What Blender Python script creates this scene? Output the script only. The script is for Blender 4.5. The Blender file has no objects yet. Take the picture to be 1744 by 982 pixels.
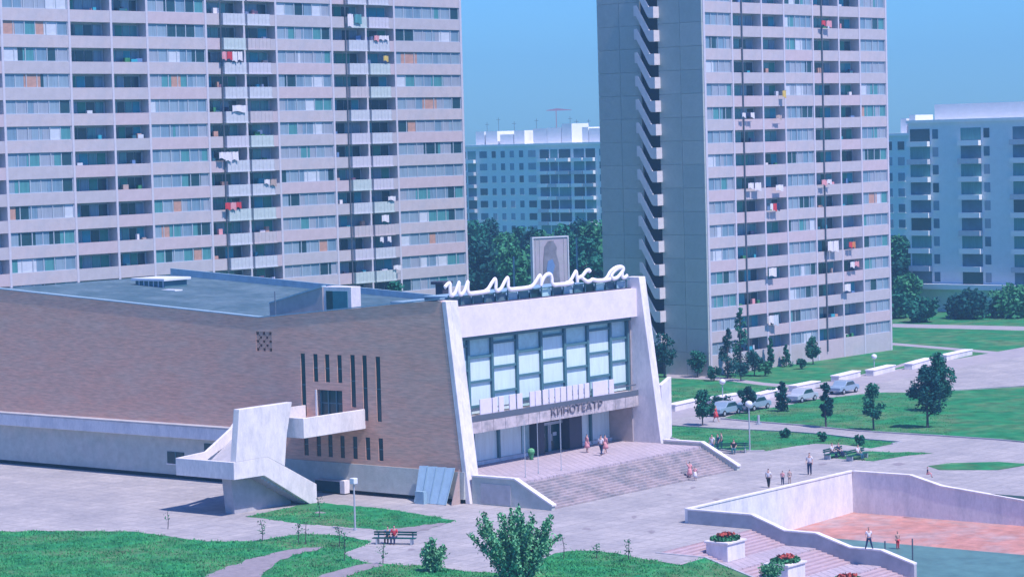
import bpy, bmesh, math, random
from mathutils import Vector, Matrix
from mathutils.geometry import tessellate_polygon
S = bpy.context.scene
COL = S.collection
rnd = random.Random(7)
R = math.radians

# ------------------------------------------------------------------ camera
F_PX, CAM_H, PITCH, ROLL = 4300., 28.5, math.atan(250/4300.), 0.027
c_, s_ = math.cos(ROLL), math.sin(ROLL)
cF = Vector((0, math.cos(PITCH), -math.sin(PITCH)))
cU0 = Vector((0, math.sin(PITCH), math.cos(PITCH)))
cR = Vector((1, 0, 0))*c_ - cU0*s_
cU = cU0*c_ + Vector((1, 0, 0))*s_
cam = bpy.data.objects.new('camera', bpy.data.cameras.new('camera'))
COL.objects.link(cam)
cam.data.sensor_width = 36
cam.data.lens = F_PX/1744*36
cam.data.clip_start = 1
cam.data.clip_end = 20000
M = Matrix((cR, cU, -cF)).transposed().to_4x4()
M.translation = Vector((0, 0, CAM_H))
cam.matrix_world = M
S.camera = cam
S.render.resolution_x, S.render.resolution_y = 1024, 576

# ------------------------------------------------------------------ light
SUN_EL, SUN_DIR = R(60), Vector((0.72, -0.69))          # towards the sun
w = bpy.data.worlds.new('World'); S.world = w; w.use_nodes = True
nt = w.node_tree; nt.nodes.clear()
sky = nt.nodes.new('ShaderNodeTexSky'); sky.sky_type = 'NISHITA'; sky.sun_disc = False
sky.sun_elevation = SUN_EL
sky.sun_rotation = math.atan2(SUN_DIR.x, SUN_DIR.y)
sky.air_density = 1.3; sky.dust_density = 0.2; sky.ozone_density = 3.0
tint = nt.nodes.new('ShaderNodeMix'); tint.data_type = 'RGBA'; tint.blend_type = 'MULTIPLY'
tint.inputs[0].default_value = 1; tint.inputs[7].default_value = (0.30, 0.71, 1.54, 1)
bg = nt.nodes.new('ShaderNodeBackground'); bg.inputs[1].default_value = 0.105
wo = nt.nodes.new('ShaderNodeOutputWorld')
nt.links.new(sky.outputs[0], tint.inputs[6]); nt.links.new(tint.outputs[2], bg.inputs[0]); nt.links.new(bg.outputs[0], wo.inputs[0])
sd = bpy.data.lights.new('sun', 'SUN'); sd.energy = 4.9; sd.angle = R(0.6); sd.color = (1.0, 0.90, 0.87)
so = bpy.data.objects.new('sun', sd); COL.objects.link(so)
hd = SUN_DIR.normalized()*math.cos(SUN_EL)
so.rotation_euler = Vector((hd.x, hd.y, math.sin(SUN_EL))).to_track_quat('Z', 'Y').to_euler()
so['label'] = 'sun'
S.view_settings.view_transform = 'Standard'; S.view_settings.look = 'None'
S.view_settings.exposure = 0.27; S.view_settings.gamma = 1
S.render.engine = 'CYCLES'

# ------------------------------------------------------------------ helpers
def ray(x, y):
    return cF + cR*((x-872)/F_PX) - cU*((y-491)/F_PX)
def P(x, y, z=0.):
    d = ray(x, y); k = (z-CAM_H)/d.z
    return Vector((d.x*k, d.y*k, z))
def on_plane(x, y, O, e):
    d = ray(x, y); det = -d.x*e[1]+e[0]*d.y
    k = (-O[0]*e[1]+e[0]*O[1])/det
    return ((d.x*k-O[0])*e[0]+(d.y*k-O[1])*e[1], CAM_H+d.z*k)
def at_depth(x, D, z=0.):
    return Vector(((x-872)/F_PX*D, D, z))

class MB:
    def __init__(s): s.v = []; s.f = []
    def face(s, pts):
        n = len(s.v); s.v += [tuple(p) for p in pts]; s.f.append(tuple(range(n, n+len(pts)))); return s
    def box(s, x0, x1, y0, y1, z0, z1):
        n = len(s.v)
        s.v += [(x0,y0,z0),(x1,y0,z0),(x1,y1,z0),(x0,y1,z0),(x0,y0,z1),(x1,y0,z1),(x1,y1,z1),(x0,y1,z1)]
        s.f += [tuple(n+i for i in q) for q in ((3,2,1,0),(4,5,6,7),(0,1,5,4),(1,2,6,5),(2,3,7,6),(3,0,4,7))]; return s
    def prism(s, poly, a, b, axis='x'):
        """poly of 2D points extruded a..b along axis: x -> (y,z), y -> (x,z), z -> (x,y)"""
        def mk(p, h):
            return {'x': (h, p[0], p[1]), 'y': (p[0], h, p[1]), 'z': (p[0], p[1], h)}[axis]
        n = len(s.v); k = len(poly)
        s.v += [mk(p, a) for p in poly]+[mk(p, b) for p in poly]
        for t in tessellate_polygon([[Vector((p[0], p[1], 0)) for p in poly]]):
            s.f.append(tuple(n+i for i in t)); s.f.append(tuple(n+k+i for i in reversed(t)))
        for i in range(k):
            j = (i+1) % k; s.f.append((n+i, n+j, n+k+j, n+k+i))
        return s
    def tube(s, pts, rad, seg=8, flat=None, cap=True):
        pts = [Vector(p) for p in pts]; n0 = len(s.v); N = len(pts)
        if not hasattr(rad, '__len__'): rad = [rad]*N
        prev = None
        for i, p in enumerate(pts):
            d = (pts[min(i+1, N-1)]-pts[max(i-1, 0)]).normalized()
            a = Vector((0, 1, 0)) if abs(d.y) < 0.95 else Vector((1, 0, 0))
            if prev is not None: a = prev
            u = (a - d*a.dot(d)).normalized(); v = d.cross(u); prev = u
            for j in range(seg):
                t = 2*math.pi*j/seg
                s.v.append(tuple(p+(u*math.cos(t)*(flat or 1)+v*math.sin(t))*rad[i]))
        for i in range(N-1):
            for j in range(seg):
                k = (j+1) % seg
                s.f.append((n0+i*seg+j, n0+i*seg+k, n0+(i+1)*seg+k, n0+(i+1)*seg+j))
        if cap:
            s.f.append(tuple(n0+j for j in reversed(range(seg)))); s.f.append(tuple(n0+(N-1)*seg+j for j in range(seg)))
        return s
    def mesh(s, name, mat=None, smooth=False):
        m = bpy.data.meshes.new(name); m.from_pydata(s.v, [], s.f); m.update()
        b = bmesh.new(); b.from_mesh(m); bmesh.ops.recalc_face_normals(b, faces=b.faces); b.to_mesh(m); b.free()
        if mat: m.materials.append(mat)
        if smooth: m.polygons.foreach_set('use_smooth', [True]*len(m.polygons))
        return m
    def build(s, name, mat, parent=None, smooth=False, bev=0):
        return link(name, s.mesh(name, mat, smooth), parent, bev=bev)

def link(name, me, parent=None, loc=None, rz=None, mat=None, bev=0):
    o = bpy.data.objects.new(name, me); COL.objects.link(o)
    if parent: o.parent = parent
    if loc is not None: o.location = loc
    if rz is not None: o.rotation_euler = (0, 0, rz)
    if mat:
        o.material_slots[0].link = 'OBJECT'; o.material_slots[0].material = mat
    if bev:
        b = o.modifiers.new('bevel', 'BEVEL'); b.width = bev; b.segments = 2; b.limit_method = 'ANGLE'
    return o
def thing(name, label, cat, loc=(0,0,0), rz=0., group=None):
    o = bpy.data.objects.new(name, None); COL.objects.link(o); o.empty_display_size = .5
    o.location = loc; o.rotation_euler = (0, 0, rz)
    return tag(o, label, cat, group)
def tag(o, label, cat, group=None):
    o['label'] = label; o['category'] = cat
    if group: o['group'] = group
    return o
def struct(o): o['kind'] = 'structure'; return o
def stuff(o): o['kind'] = 'stuff'; return o
def dup(root, loc, rz, label, group=None, sc=None):
    r = root.copy(); COL.objects.link(r); r.location = loc; r.rotation_euler = (0, 0, rz); r['label'] = label
    if group: r['group'] = group
    if sc: r.scale = sc
    for ch in root.children:
        c = ch.copy(); COL.objects.link(c); c.parent = r
        for g in ch.children:
            d = g.copy(); COL.objects.link(d); d.parent = c
    return r

# ------------------------------------------------------------------ materials
def mat(name, col, rough=.85, var=.12, scale=1.5, bump=.0, bscale=20., col2=None, fac2=.5, sc2=.25, spec=.3, stretch=None, coat=0, detail=6):
    m = bpy.data.materials.new(name); m.use_nodes = True; t = m.node_tree; N = t.nodes; L = t.links
    b = N['Principled BSDF']; b.inputs['Roughness'].default_value = rough
    b.inputs['Specular IOR Level'].default_value = spec
    if coat: b.inputs['Coat Weight'].default_value = coat
    tc = N.new('ShaderNodeTexCoord'); vec = tc.outputs['Object']
    if stretch:
        mp = N.new('ShaderNodeMapping'); mp.inputs['Scale'].default_value = stretch; L.new(vec, mp.inputs[0]); vec = mp.outputs[0]
    n = N.new('ShaderNodeTexNoise'); n.inputs['Scale'].default_value = scale; n.inputs['Detail'].default_value = detail
    n.inputs['Roughness'].default_value = .65
    L.new(vec, n.inputs['Vector'])
    r = N.new('ShaderNodeMapRange'); r.inputs[1].default_value = .3; r.inputs[2].default_value = .7
    r.inputs[3].default_value = 1-var; r.inputs[4].default_value = 1+var; L.new(n.outputs[0], r.inputs[0])
    hs = N.new('ShaderNodeHueSaturation'); hs.inputs['Color'].default_value = (*col, 1); L.new(r.outputs[0], hs.inputs['Value'])
    src = hs.outputs[0]
    if col2:
        n2 = N.new('ShaderNodeTexNoise'); n2.inputs['Scale'].default_value = sc2; n2.inputs['Detail'].default_value = 8
        n2.inputs['Roughness'].default_value = .7; L.new(vec, n2.inputs['Vector'])
        cr = N.new('ShaderNodeMapRange'); cr.inputs[1].default_value = .45; cr.inputs[2].default_value = .62
        cr.inputs[4].default_value = fac2; L.new(n2.outputs[0], cr.inputs[0])
        mx = N.new('ShaderNodeMix'); mx.data_type = 'RGBA'; L.new(cr.outputs[0], mx.inputs[0]); L.new(src, mx.inputs[6])
        hs2 = N.new('ShaderNodeHueSaturation'); hs2.inputs['Color'].default_value = (*col2, 1); L.new(r.outputs[0], hs2.inputs['Value'])
        L.new(hs2.outputs[0], mx.inputs[7]); src = mx.outputs[2]
    L.new(src, b.inputs['Base Color'])
    if bump:
        n3 = N.new('ShaderNodeTexNoise'); n3.inputs['Scale'].default_value = bscale; n3.inputs['Detail'].default_value = 4
        L.new(vec, n3.inputs['Vector'])
        bp = N.new('ShaderNodeBump'); bp.inputs['Strength'].default_value = bump; bp.inputs['Distance'].default_value = .05
        L.new(n3.outputs[0], bp.inputs['Height']); L.new(bp.outputs[0], b.inputs['Normal'])
    return m
def brick_mat(name, c1, c2, mortar, patch):
    m = mat(name, c1, .9, .1, .8); t = m.node_tree; N = t.nodes; L = t.links
    b = N['Principled BSDF']; tc = [n for n in N if n.type == 'TEX_COORD'][0]
    sx = N.new('ShaderNodeSeparateXYZ'); cb = N.new('ShaderNodeCombineXYZ'); L.new(tc.outputs['Object'], sx.inputs[0])
    ad = N.new('ShaderNodeMath'); L.new(sx.outputs[0], ad.inputs[0]); L.new(sx.outputs[1], ad.inputs[1])
    L.new(ad.outputs[0], cb.inputs[0]); L.new(sx.outputs[2], cb.inputs[1])
    br = N.new('ShaderNodeTexBrick'); L.new(cb.outputs[0], br.inputs['Vector'])
    br.inputs['Scale'].default_value = 1; br.inputs['Brick Width'].default_value = .26; br.inputs['Row Height'].default_value = .085
    br.inputs['Mortar Size'].default_value = .008; br.inputs['Color1'].default_value = (*c1, 1); br.inputs['Color2'].default_value = (*c2, 1)
    br.inputs['Mortar'].default_value = (*mortar, 1)
    n2 = N.new('ShaderNodeTexNoise'); n2.inputs['Scale'].default_value = .22; n2.inputs['Detail'].default_value = 10; n2.inputs['Roughness'].default_value = .72
    mp = N.new('ShaderNodeMapping'); mp.inputs['Scale'].default_value = (1, 1, 3.6); L.new(tc.outputs['Object'], mp.inputs[0]); L.new(mp.outputs[0], n2.inputs['Vector'])
    cr = N.new('ShaderNodeMapRange'); cr.inputs[1].default_value = .42; cr.inputs[2].default_value = .62; cr.inputs[4].default_value = .65; L.new(n2.outputs[0], cr.inputs[0])
    mx = N.new('ShaderNodeMix'); mx.data_type = 'RGBA'; mx.inputs[7].default_value = (*patch, 1)
    L.new(cr.outputs[0], mx.inputs[0]); L.new(br.outputs[0], mx.inputs[6])
    n4 = N.new('ShaderNodeTexNoise'); n4.inputs['Scale'].default_value = 3.; n4.inputs['Detail'].default_value = 8; mp4 = N.new('ShaderNodeMapping'); mp4.inputs['Scale'].default_value = (.35, .35, 3.); L.new(tc.outputs['Object'], mp4.inputs[0]); L.new(mp4.outputs[0], n4.inputs['Vector'])
    r4 = N.new('ShaderNodeMapRange'); r4.inputs[1].default_value = .3; r4.inputs[2].default_value = .7; r4.inputs[3].default_value = .82; r4.inputs[4].default_value = 1.16; L.new(n4.outputs[0], r4.inputs[0])
    h = N.new('ShaderNodeHueSaturation'); L.new(mx.outputs[2], h.inputs['Color']); L.new(r4.outputs[0], h.inputs['Value'])
    L.new(h.outputs[0], b.inputs['Base Color'])
    return m
def paving_mat(name, c1, c2, w=.75, stain=(.25,.22,.3)):
    m = mat(name, c1, .85, .1, .8); t = m.node_tree; N = t.nodes; L = t.links
    b = N['Principled BSDF']; tc = [n for n in N if n.type == 'TEX_COORD'][0]
    mp = N.new('ShaderNodeMapping'); mp.inputs['Rotation'].default_value = (0, 0, -R(51.6)); L.new(tc.outputs['Object'], mp.inputs[0])
    br = N.new('ShaderNodeTexBrick'); L.new(mp.outputs[0], br.inputs['Vector']); br.offset = 0
    br.inputs['Scale'].default_value = 1; br.inputs['Brick Width'].default_value = w; br.inputs['Row Height'].default_value = w
    br.inputs['Mortar Size'].default_value = .035; br.inputs['Color1'].default_value = (*c1, 1); br.inputs['Color2'].default_value = (*c2, 1)
    br.inputs['Mortar'].default_value = tuple(x*.55 for x in c1)+(1,)
    n2 = N.new('ShaderNodeTexNoise'); n2.inputs['Scale'].default_value = .16; n2.inputs['Detail'].default_value = 12; n2.inputs['Roughness'].default_value = .75
    L.new(mp.outputs[0], n2.inputs['Vector'])
    cr = N.new('ShaderNodeMapRange'); cr.inputs[1].default_value = .42; cr.inputs[2].default_value = .64; cr.inputs[4].default_value = .75; L.new(n2.outputs[0], cr.inputs[0])
    mx = N.new('ShaderNodeMix'); mx.data_type = 'RGBA'; mx.inputs[7].default_value = (*stain, 1); L.new(cr.outputs[0], mx.inputs[0]); L.new(br.outputs[0], mx.inputs[6])
    n4 = N.new('ShaderNodeTexNoise'); n4.inputs['Scale'].default_value = 2.2; n4.inputs['Detail'].default_value = 8; n4.inputs['Roughness'].default_value = .7; L.new(mp.outputs[0], n4.inputs['Vector'])
    r4 = N.new('ShaderNodeMapRange'); r4.inputs[1].default_value = .3; r4.inputs[2].default_value = .7; r4.inputs[3].default_value = .82; r4.inputs[4].default_value = 1.16; L.new(n4.outputs[0], r4.inputs[0])
    h = N.new('ShaderNodeHueSaturation'); L.new(mx.outputs[2], h.inputs['Color']); L.new(r4.outputs[0], h.inputs['Value'])
    L.new(h.outputs[0], b.inputs['Base Color'])
    return m
K = {}
K['white'] = mat('white_plaster', (.76,.71,.73), .8, .09, 5, .2, 10, col2=(.58,.56,.60), fac2=.8, sc2=.7, stretch=(1,1,.45))
K['fascia'] = mat('painted_fascia', (.76,.68,.77), .75, .06, 2.5, col2=(.66,.6,.7), fac2=.6, sc2=.6)
K['conc'] = mat('grey_concrete', (.42,.41,.45), .85, .12, 1.2, .2, 12, col2=(.30,.31,.35), fac2=.6, sc2=.35)
K['plinth'] = mat('plinth_render', (.44,.47,.45), .9, .12, 1.5, .3, 8, col2=(.52,.50,.48), fac2=.6, sc2=.4)
K['weath'] = mat('weathered_slab', (.50,.44,.46), .85, .2, 1.6, col2=(.26,.25,.28), fac2=.8, sc2=.9)
K['brick'] = brick_mat('brickwork', (.82,.42,.29), (.74,.39,.29), (.68,.43,.34), (.68,.46,.36))
K['brickvent'] = mat('vent_brick', (.58,.34,.26), .9, .15, 3)
K['band'] = mat('tower_band', (.50,.44,.47), .85, .07, 1.2, .25, 6, col2=(.43,.41,.46), fac2=.7, sc2=.4)
K['band2'] = mat('tower_band_pink', (.51,.42,.46), .85, .07, 1.2, .25, 6)
K['band3'] = mat('tower_band_grey', (.45,.42,.46), .85, .07, 1.2, .25, 6)
K['balc'] = mat('balcony_sheet', (.50,.52,.58), .7, .1, 2)
K['balc2'] = mat('balcony_sheet_green', (.46,.53,.54), .7, .1, 2)
K['fin'] = mat('tower_fin', (.52,.50,.58), .8, .06, 2)
K['recess'] = mat('loggia_wall', (.55,.60,.62), .85, .1, 1)
K['pipe'] = mat('drain_pipe', (.10,.12,.16), .6, .1, 2)
K['frame'] = mat('window_frame', (.40,.46,.54), .6, .05, 2)
K['dframe'] = mat('dark_mullion', (.07,.17,.21), .5, .1, 2)
GP = dict(coat=.6)
K['g_pale'] = mat('pane_pale_curtain', (.24,.33,.42), .35, .14, 2, stretch=(3,3,.3), **GP)
K['g_blue'] = mat('pane_blue_curtain', (.17,.27,.37), .3, .18, 2, stretch=(3,3,.3), **GP)
K['g_grey'] = mat('pane_grey_curtain', (.30,.34,.42), .35, .12, 2, stretch=(3,3,.3), **GP)
K['g_teal'] = mat('pane_teal', (.08,.26,.29), .2, .2, 2, stretch=(3,3,.3), **GP)
K['g_dark'] = mat('pane_dark_open', (.02,.065,.09), .15, .2, 2, **GP)
K['g_white'] = mat('pane_white_curtain', (.52,.56,.64), .5, .08, 3)
K['g_orange'] = mat('pane_orange_curtain', (.46,.27,.22), .5, .15, 3)
K['g_aqua'] = mat('pane_aqua_curtain', (.04,.32,.42), .4, .15, 3)
K['g_green'] = mat('pane_green_curtain', (.05,.26,.22), .4, .15, 3)
K['shop'] = mat('pale_cyan_curtain', (.60,.74,.78), .3, .10, 1.6, stretch=(2,2,.25), coat=.5)  # the curtain's own even pale cyan, no glow
K['shopteal'] = mat('upper_glass', (.42,.62,.66), .25, .14, 1.5, coat=.6)
K['slit'] = mat('slit_glass', (.006,.045,.06), .3, .3, 1.5, coat=.2)
K['endw'] = [mat('end_wall_%s' % n, c, .9, .06, 1.5, .25, 6, col2=tuple(x*.9 for x in c), fac2=.6, sc2=.4) for n, c in (('a',(.40,.44,.43)),('b',(.43,.46,.45)),('c',(.37,.42,.42)))]
K['stairp'] = mat('stair_parapet_paint', (.62,.58,.62), .85, .07, 2)
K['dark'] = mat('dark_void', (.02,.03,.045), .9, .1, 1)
K['roof'] = mat('bitumen_roof', (.06,.12,.16), .75, .2, 1.5, .3, 3, col2=(.13,.20,.25), fac2=.7, sc2=.25)
K['coping'] = mat('metal_coping', (.26,.40,.50), .4, .15, 1.5)
K['tan'] = mat('tan_render', (.44,.38,.38), .85, .12, 1.5)
K['tin'] = mat('pale_blue_tin', (.34,.50,.64), .45, .08, 2, col2=(.28,.42,.56), fac2=.6, sc2=1.5)
K['tealdoor'] = mat('teal_door', (.04,.20,.24), .5, .1, 2)
K['letter'] = mat('white_letter_paint', (.86,.80,.86), .5, .04, 3)
K['textdark'] = mat('dark_lettering', (.06,.06,.09), .6, .1, 3)
K['letdim'] = mat('faded_lettering', (.16,.15,.19), .7, .3, 3)
K['step'] = mat('stone_step', (.37,.31,.33), .85, .22, 1.6, col2=(.22,.22,.25), fac2=.9, sc2=.45)
K['redstep'] = mat('reddish_step', (.44,.34,.38), .85, .12, 1.5)
K['terr'] = paving_mat('terrace_paving', (.50,.42,.47), (.47,.40,.46), .6, (.36,.31,.36))
K['plaza'] = paving_mat('plaza_paving', (.43,.40,.41), (.36,.34,.36), 1.5, (.26,.25,.28))
K['road'] = mat('road_surface', (.36,.33,.36), .9, .1, .6, col2=(.30,.28,.34), fac2=.6, sc2=.2)
K['dirt'] = mat('trodden_dirt', (.26,.23,.26), .95, .18, 1.5)
K['grass'] = mat('grass_turf', (.022,.19,.075), .95, .42, .5, .5, 9, col2=(.11,.19,.09), fac2=.9, sc2=.16, spec=.1, detail=12)
K['blade'] = mat('grass_blades', (.06,.32,.11), .9, .3, .5, spec=.1)
def leafm(n, c): return mat(n, c, .7, .45, 1.1, spec=.15, detail=3)
K['leaf_a'] = leafm('leaf_teal', (.02,.15,.10)); K['leaf_b'] = leafm('leaf_dark', (.010,.085,.08)); K['leaf_c'] = leafm('leaf_mid', (.045,.21,.10))
K['leaf_d'] = leafm('leaf_bush', (.15,.42,.22))
K['trunk'] = mat('bark', (.09,.08,.09), .9, .2, 4)
K['pole'] = mat('painted_pole', (.38,.42,.48), .6, .1, 3)
K['lampw'] = mat('lamp_white', (.70,.72,.78), .5, .05, 3)
K['redfloor'] = mat('red_pool_floor', (.46,.22,.19), .85, .25, .8, col2=(.36,.31,.33), fac2=.6, sc2=.3)
K['water'] = mat('pool_water', (.09,.20,.19), .5, .25, .6, .3, 3, spec=.5)
K['flower'] = mat('red_flowers', (.40,.07,.06), .8, .3, 4)
K['car'] = mat('pale_blue_car_paint', (.26,.36,.48), .4, .04, 2, coat=.8)
K['car2'] = mat('white_car_paint', (.42,.46,.55), .4, .04, 2, coat=.8)
K['tyre'] = mat('tyre_rubber', (.02,.02,.025), .8, .1, 4)
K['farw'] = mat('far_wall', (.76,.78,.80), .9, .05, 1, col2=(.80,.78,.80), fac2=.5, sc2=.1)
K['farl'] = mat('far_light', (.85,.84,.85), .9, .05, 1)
K['farwin'] = mat('far_window', (.09,.18,.24), .4, .25, .6)
K['skin'] = mat('skin', (.50,.30,.26), .6, .05, 4)
K['hair'] = mat('dark_hair', (.03,.025,.03), .8, .1, 6)
for n, c in dict(c_white=(.70,.66,.72), c_navy=(.02,.035,.10), c_black=(.02,.02,.03), c_pink=(.66,.30,.34), c_red=(.55,.05,.07), c_teal=(.03,.13,.19), c_blue=(.12,.22,.42), c_tan=(.42,.32,.30), c_yellow=(.60,.44,.12), c_orange=(.6,.22,.08)).items():
    K[n] = mat('cloth_'+n[2:], c, .85, .1, 5)
K['board'] = mat('white_board', (.70,.64,.76), .7, .06, 2)
K['hoard'] = mat('hoarding_face', (.36,.34,.38), .8, .08, 1.2, col2=(.40,.33,.42), fac2=.6, sc2=.5)
K['figure'] = mat('hoarding_figure', (.18,.18,.22), .8, .35, 1.2)
K['bin'] = mat('green_urn', (.05,.22,.10), .6, .15, 4)
K['crane'] = mat('crane_steel', (.45,.22,.30), .6, .1, 2)
K['antenna'] = mat('roof_aerial', (.12,.16,.22), .6, .1, 2)

# ------------------------------------------------------------------ frames of reference
A51 = R(51.6)
O = P(805, 857)
e1 = Vector((math.cos(A51), math.sin(A51), 0)); e2 = Vector((-math.sin(A51), math.cos(A51), 0))
def ST(s, t, z=0.): return O + e1*s + e2*t + Vector((0, 0, z))
def px2(pts): return [P(x, y).xy for x, y in pts]

# ------------------------------------------------------------------ ground
def sheet(name, outline, z, m, holes=(), parent=None):
    loops = [[Vector((p[0], p[1], 0)) for p in outline]]+[[Vector((p[0], p[1], 0)) for p in h] for h in holes]
    tris = tessellate_polygon(loops); vs = [v for l in loops for v in l]
    me = bpy.data.meshes.new(name); me.from_pydata([(v.x, v.y, z) for v in vs], [], [tuple(t) for t in tris])
    me.materials.append(m); me.update()
    b = bmesh.new(); b.from_mesh(me); bmesh.ops.recalc_face_normals(b, faces=b.faces)
    b.normal_update()
    if sum(f.normal.z*f.calc_area() for f in b.faces) < 0: bmesh.ops.reverse_faces(b, faces=b.faces)
    b.to_mesh(me); b.free()
    return link(name, me, parent)
TERR_LAND = [(-12.3,-26.5),(-.3,-26.5),(-.3,-20.75),(23.45,-20.75),(23.45,-70),(-60,-70),(-60,-30.5),(-12.3,-30.5)]
hole = [ST(s, t).xy for s, t in TERR_LAND]
big = [(-4000,-300),(4000,-300),(6000,9000),(-6000,9000)]
struct(sheet('ground', big, 0, K['grass'], [hole]))
_rg = random.Random(21)
def ragged(pts, ax=2.2, ay=.8, closed=True, step=9):
    out = []; n = len(pts)
    for i in range(n if closed else n-1):
        a, b = pts[i], pts[(i+1) % n]; out.append(a)
        k = int(math.hypot(b[0]-a[0], b[1]-a[1])/step)
        for j in range(1, k):
            t = j/k; out.append((a[0]+(b[0]-a[0])*t+_rg.uniform(-ax, ax), a[1]+(b[1]-a[1])*t+_rg.uniform(-ay, ay)))
    if not closed: out.append(pts[-1])
    return out
plaza_fg = [(-120,905),(120,903),(228,904),(300,914),(350,921),(430,921),(470,914),(515,908),(560,910),(600,914),(632,922),(610,932),(585,941),(600,950),(625,957),(690,962),(735,961),(790,972),(850,975),(900,966),(945,941),(975,937),(1010,937),(1050,941),(1090,950),(1130,956),(1160,961)]
plaza_fg = ragged(plaza_fg, closed=False)
pl = px2(plaza_fg)+[ST(*q).xy for q in ((-12.3,-30.45),(-12.3,-26.5),(-.3,-26.5),(-.3,-20.75),(23.45,-20.75),(23.45,-70),(220,-90),(220,25.4),(27.1,25.4),(27.1,90),(-25,90),(-40,80))]
struct(sheet('plaza', pl, .004, K['plaza']))
struct(sheet('road', [ST(*q).xy for q in ((40,19.5),(56,19.5),(72,19.3),(95,19.0),(220,20.2),(220,25.2),(40,25.2))], .008, K['road']))
lawns = [
 [(418,879),(440,874),(480,866),(505,860),(542,856),(565,857),(595,860),(640,864),(675,868),(720,876),(776,885),(745,896),(721,901),(680,904),(640,901),(570,895),(515,892),(460,884)],
 [(1134,744),(1141,725),(1228,730),(1340,735),(1405,740),(1470,748),(1535,753),(1519,756),(1483,763),(1460,760),(1438,757),(1389,755),(1356,759),(1302,768),(1247,769),(1210,764),(1179,756)],
 [(1228,713),(1262,702),(1300,696),(1340,690),(1381,681),(1421,676),(1466,671),(1507,668),(1562,668),(1640,664),(1800,655),(1800,758),(1700,749),(1595,742),(1462,734),(1360,724),(1280,718)],
 [(1405,775),(1425,769),(1480,768),(1520,770),(1548,769),(1590,771),(1548,775),(1510,781),(1487,785),(1446,782),(1410,779)],
 [(1580,793),(1620,788),(1700,786),(1760,790),(1700,800),(1600,800)],
]
lawns[0] = ragged(lawns[0]); lawns[3] = ragged(lawns[3], 1.5, .4)
for i, l in enumerate(lawns):
    struct(sheet('lawn', px2(l), .010+.002*i, K['grass']))
dirts = [[(330,990),(380,968),(430,950),(480,938),(520,932),(552,930),(540,937),(500,944),(470,958),(452,972),(440,990)],
 [(520,992),(560,975),(600,964),(640,958),(655,962),(615,972),(590,982),(580,992)],
 [(640,903),(690,898),(735,893),(760,890),(730,902),(690,906)]]
dirts = [ragged(l, 4, 1.4) for l in dirts]
for i, l in enumerate(dirts): struct(sheet('dirt_path', px2(l), .024+.002*i, K['dirt']))
paths = [[(1135,637),(1210,640),(1250,644),(1300,651),(1360,656),(1430,657),(1430,661),(1360,661),(1300,656),(1245,649),(1205,646),(1135,643)],
 [(1515,583),(1600,590),(1760,604),(1760,608),(1600,594),(1515,587)],
 [(1520,551),(1760,556),(1760,563),(1520,557)],
 [(1455,640),(1500,630),(1560,612),(1600,606),(1600,609),(1560,617),(1500,634),(1460,645)]]
for i, l in enumerate(paths): struct(sheet('path', px2(l), .008+.002*i, K['road']))

for i, (px, py, w_, l_) in enumerate(((545,872,9,2),(700,935,6,2),(1180,830,5,1.6),(1080,880,5,1.8),(1220,850,6,1.6),(1000,900,7,2),(1140,842,4,1.4),(860,905,6,2),(1400,790,7,1.6),(1530,790,10,2),(1110,905,6,2))):
    a = [(px+w_*math.cos(t)*(1+.3*math.sin(3*t+i)), py+l_*math.sin(t)*(1+.3*math.cos(2*t+i))) for t in [k*math.pi/6 for k in range(12)]]
    struct(sheet('dirt_patch', px2(a), .012+.0005*i, K['dirt']))
# kerb along plaza edges on the right lawns (low concrete edging)
def ribbon(pts, wdt, h, z0=0.):
    mb = MB(); n = len(pts)
    L_ = []
    for i, p in enumerate(pts):
        d = (Vector(pts[min(i+1, n-1)])-Vector(pts[max(i-1, 0)])).normalized(); q = Vector((-d.y, d.x))*wdt/2
        L_.append((Vector(p)+q, Vector(p)-q))
    for i in range(n-1):
        a, b = L_[i]; c, d = L_[i+1]
        lo = [(*v, z0) for v in (a, b, d, c)]; hi = [(*v, z0+h) for v in (a, b, d, c)]
        mb.face(hi)
        mb.face([lo[0], hi[0], hi[3], lo[3]]); mb.face([lo[1], lo[2], hi[2], hi[1]])
        if i == 0: mb.face([lo[0], lo[1], hi[1], hi[0]])
        if i == n-2: mb.face([lo[3], hi[3], hi[2], lo[2]])
    return mb
for pts in (lawns[1][:8], lawns[2][8:]+[lawns[2][0]], lawns[1][13:]+[lawns[1][0]]):
    struct(ribbon(px2(pts), .18, .12).build('kerb', K['conc']))

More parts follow.
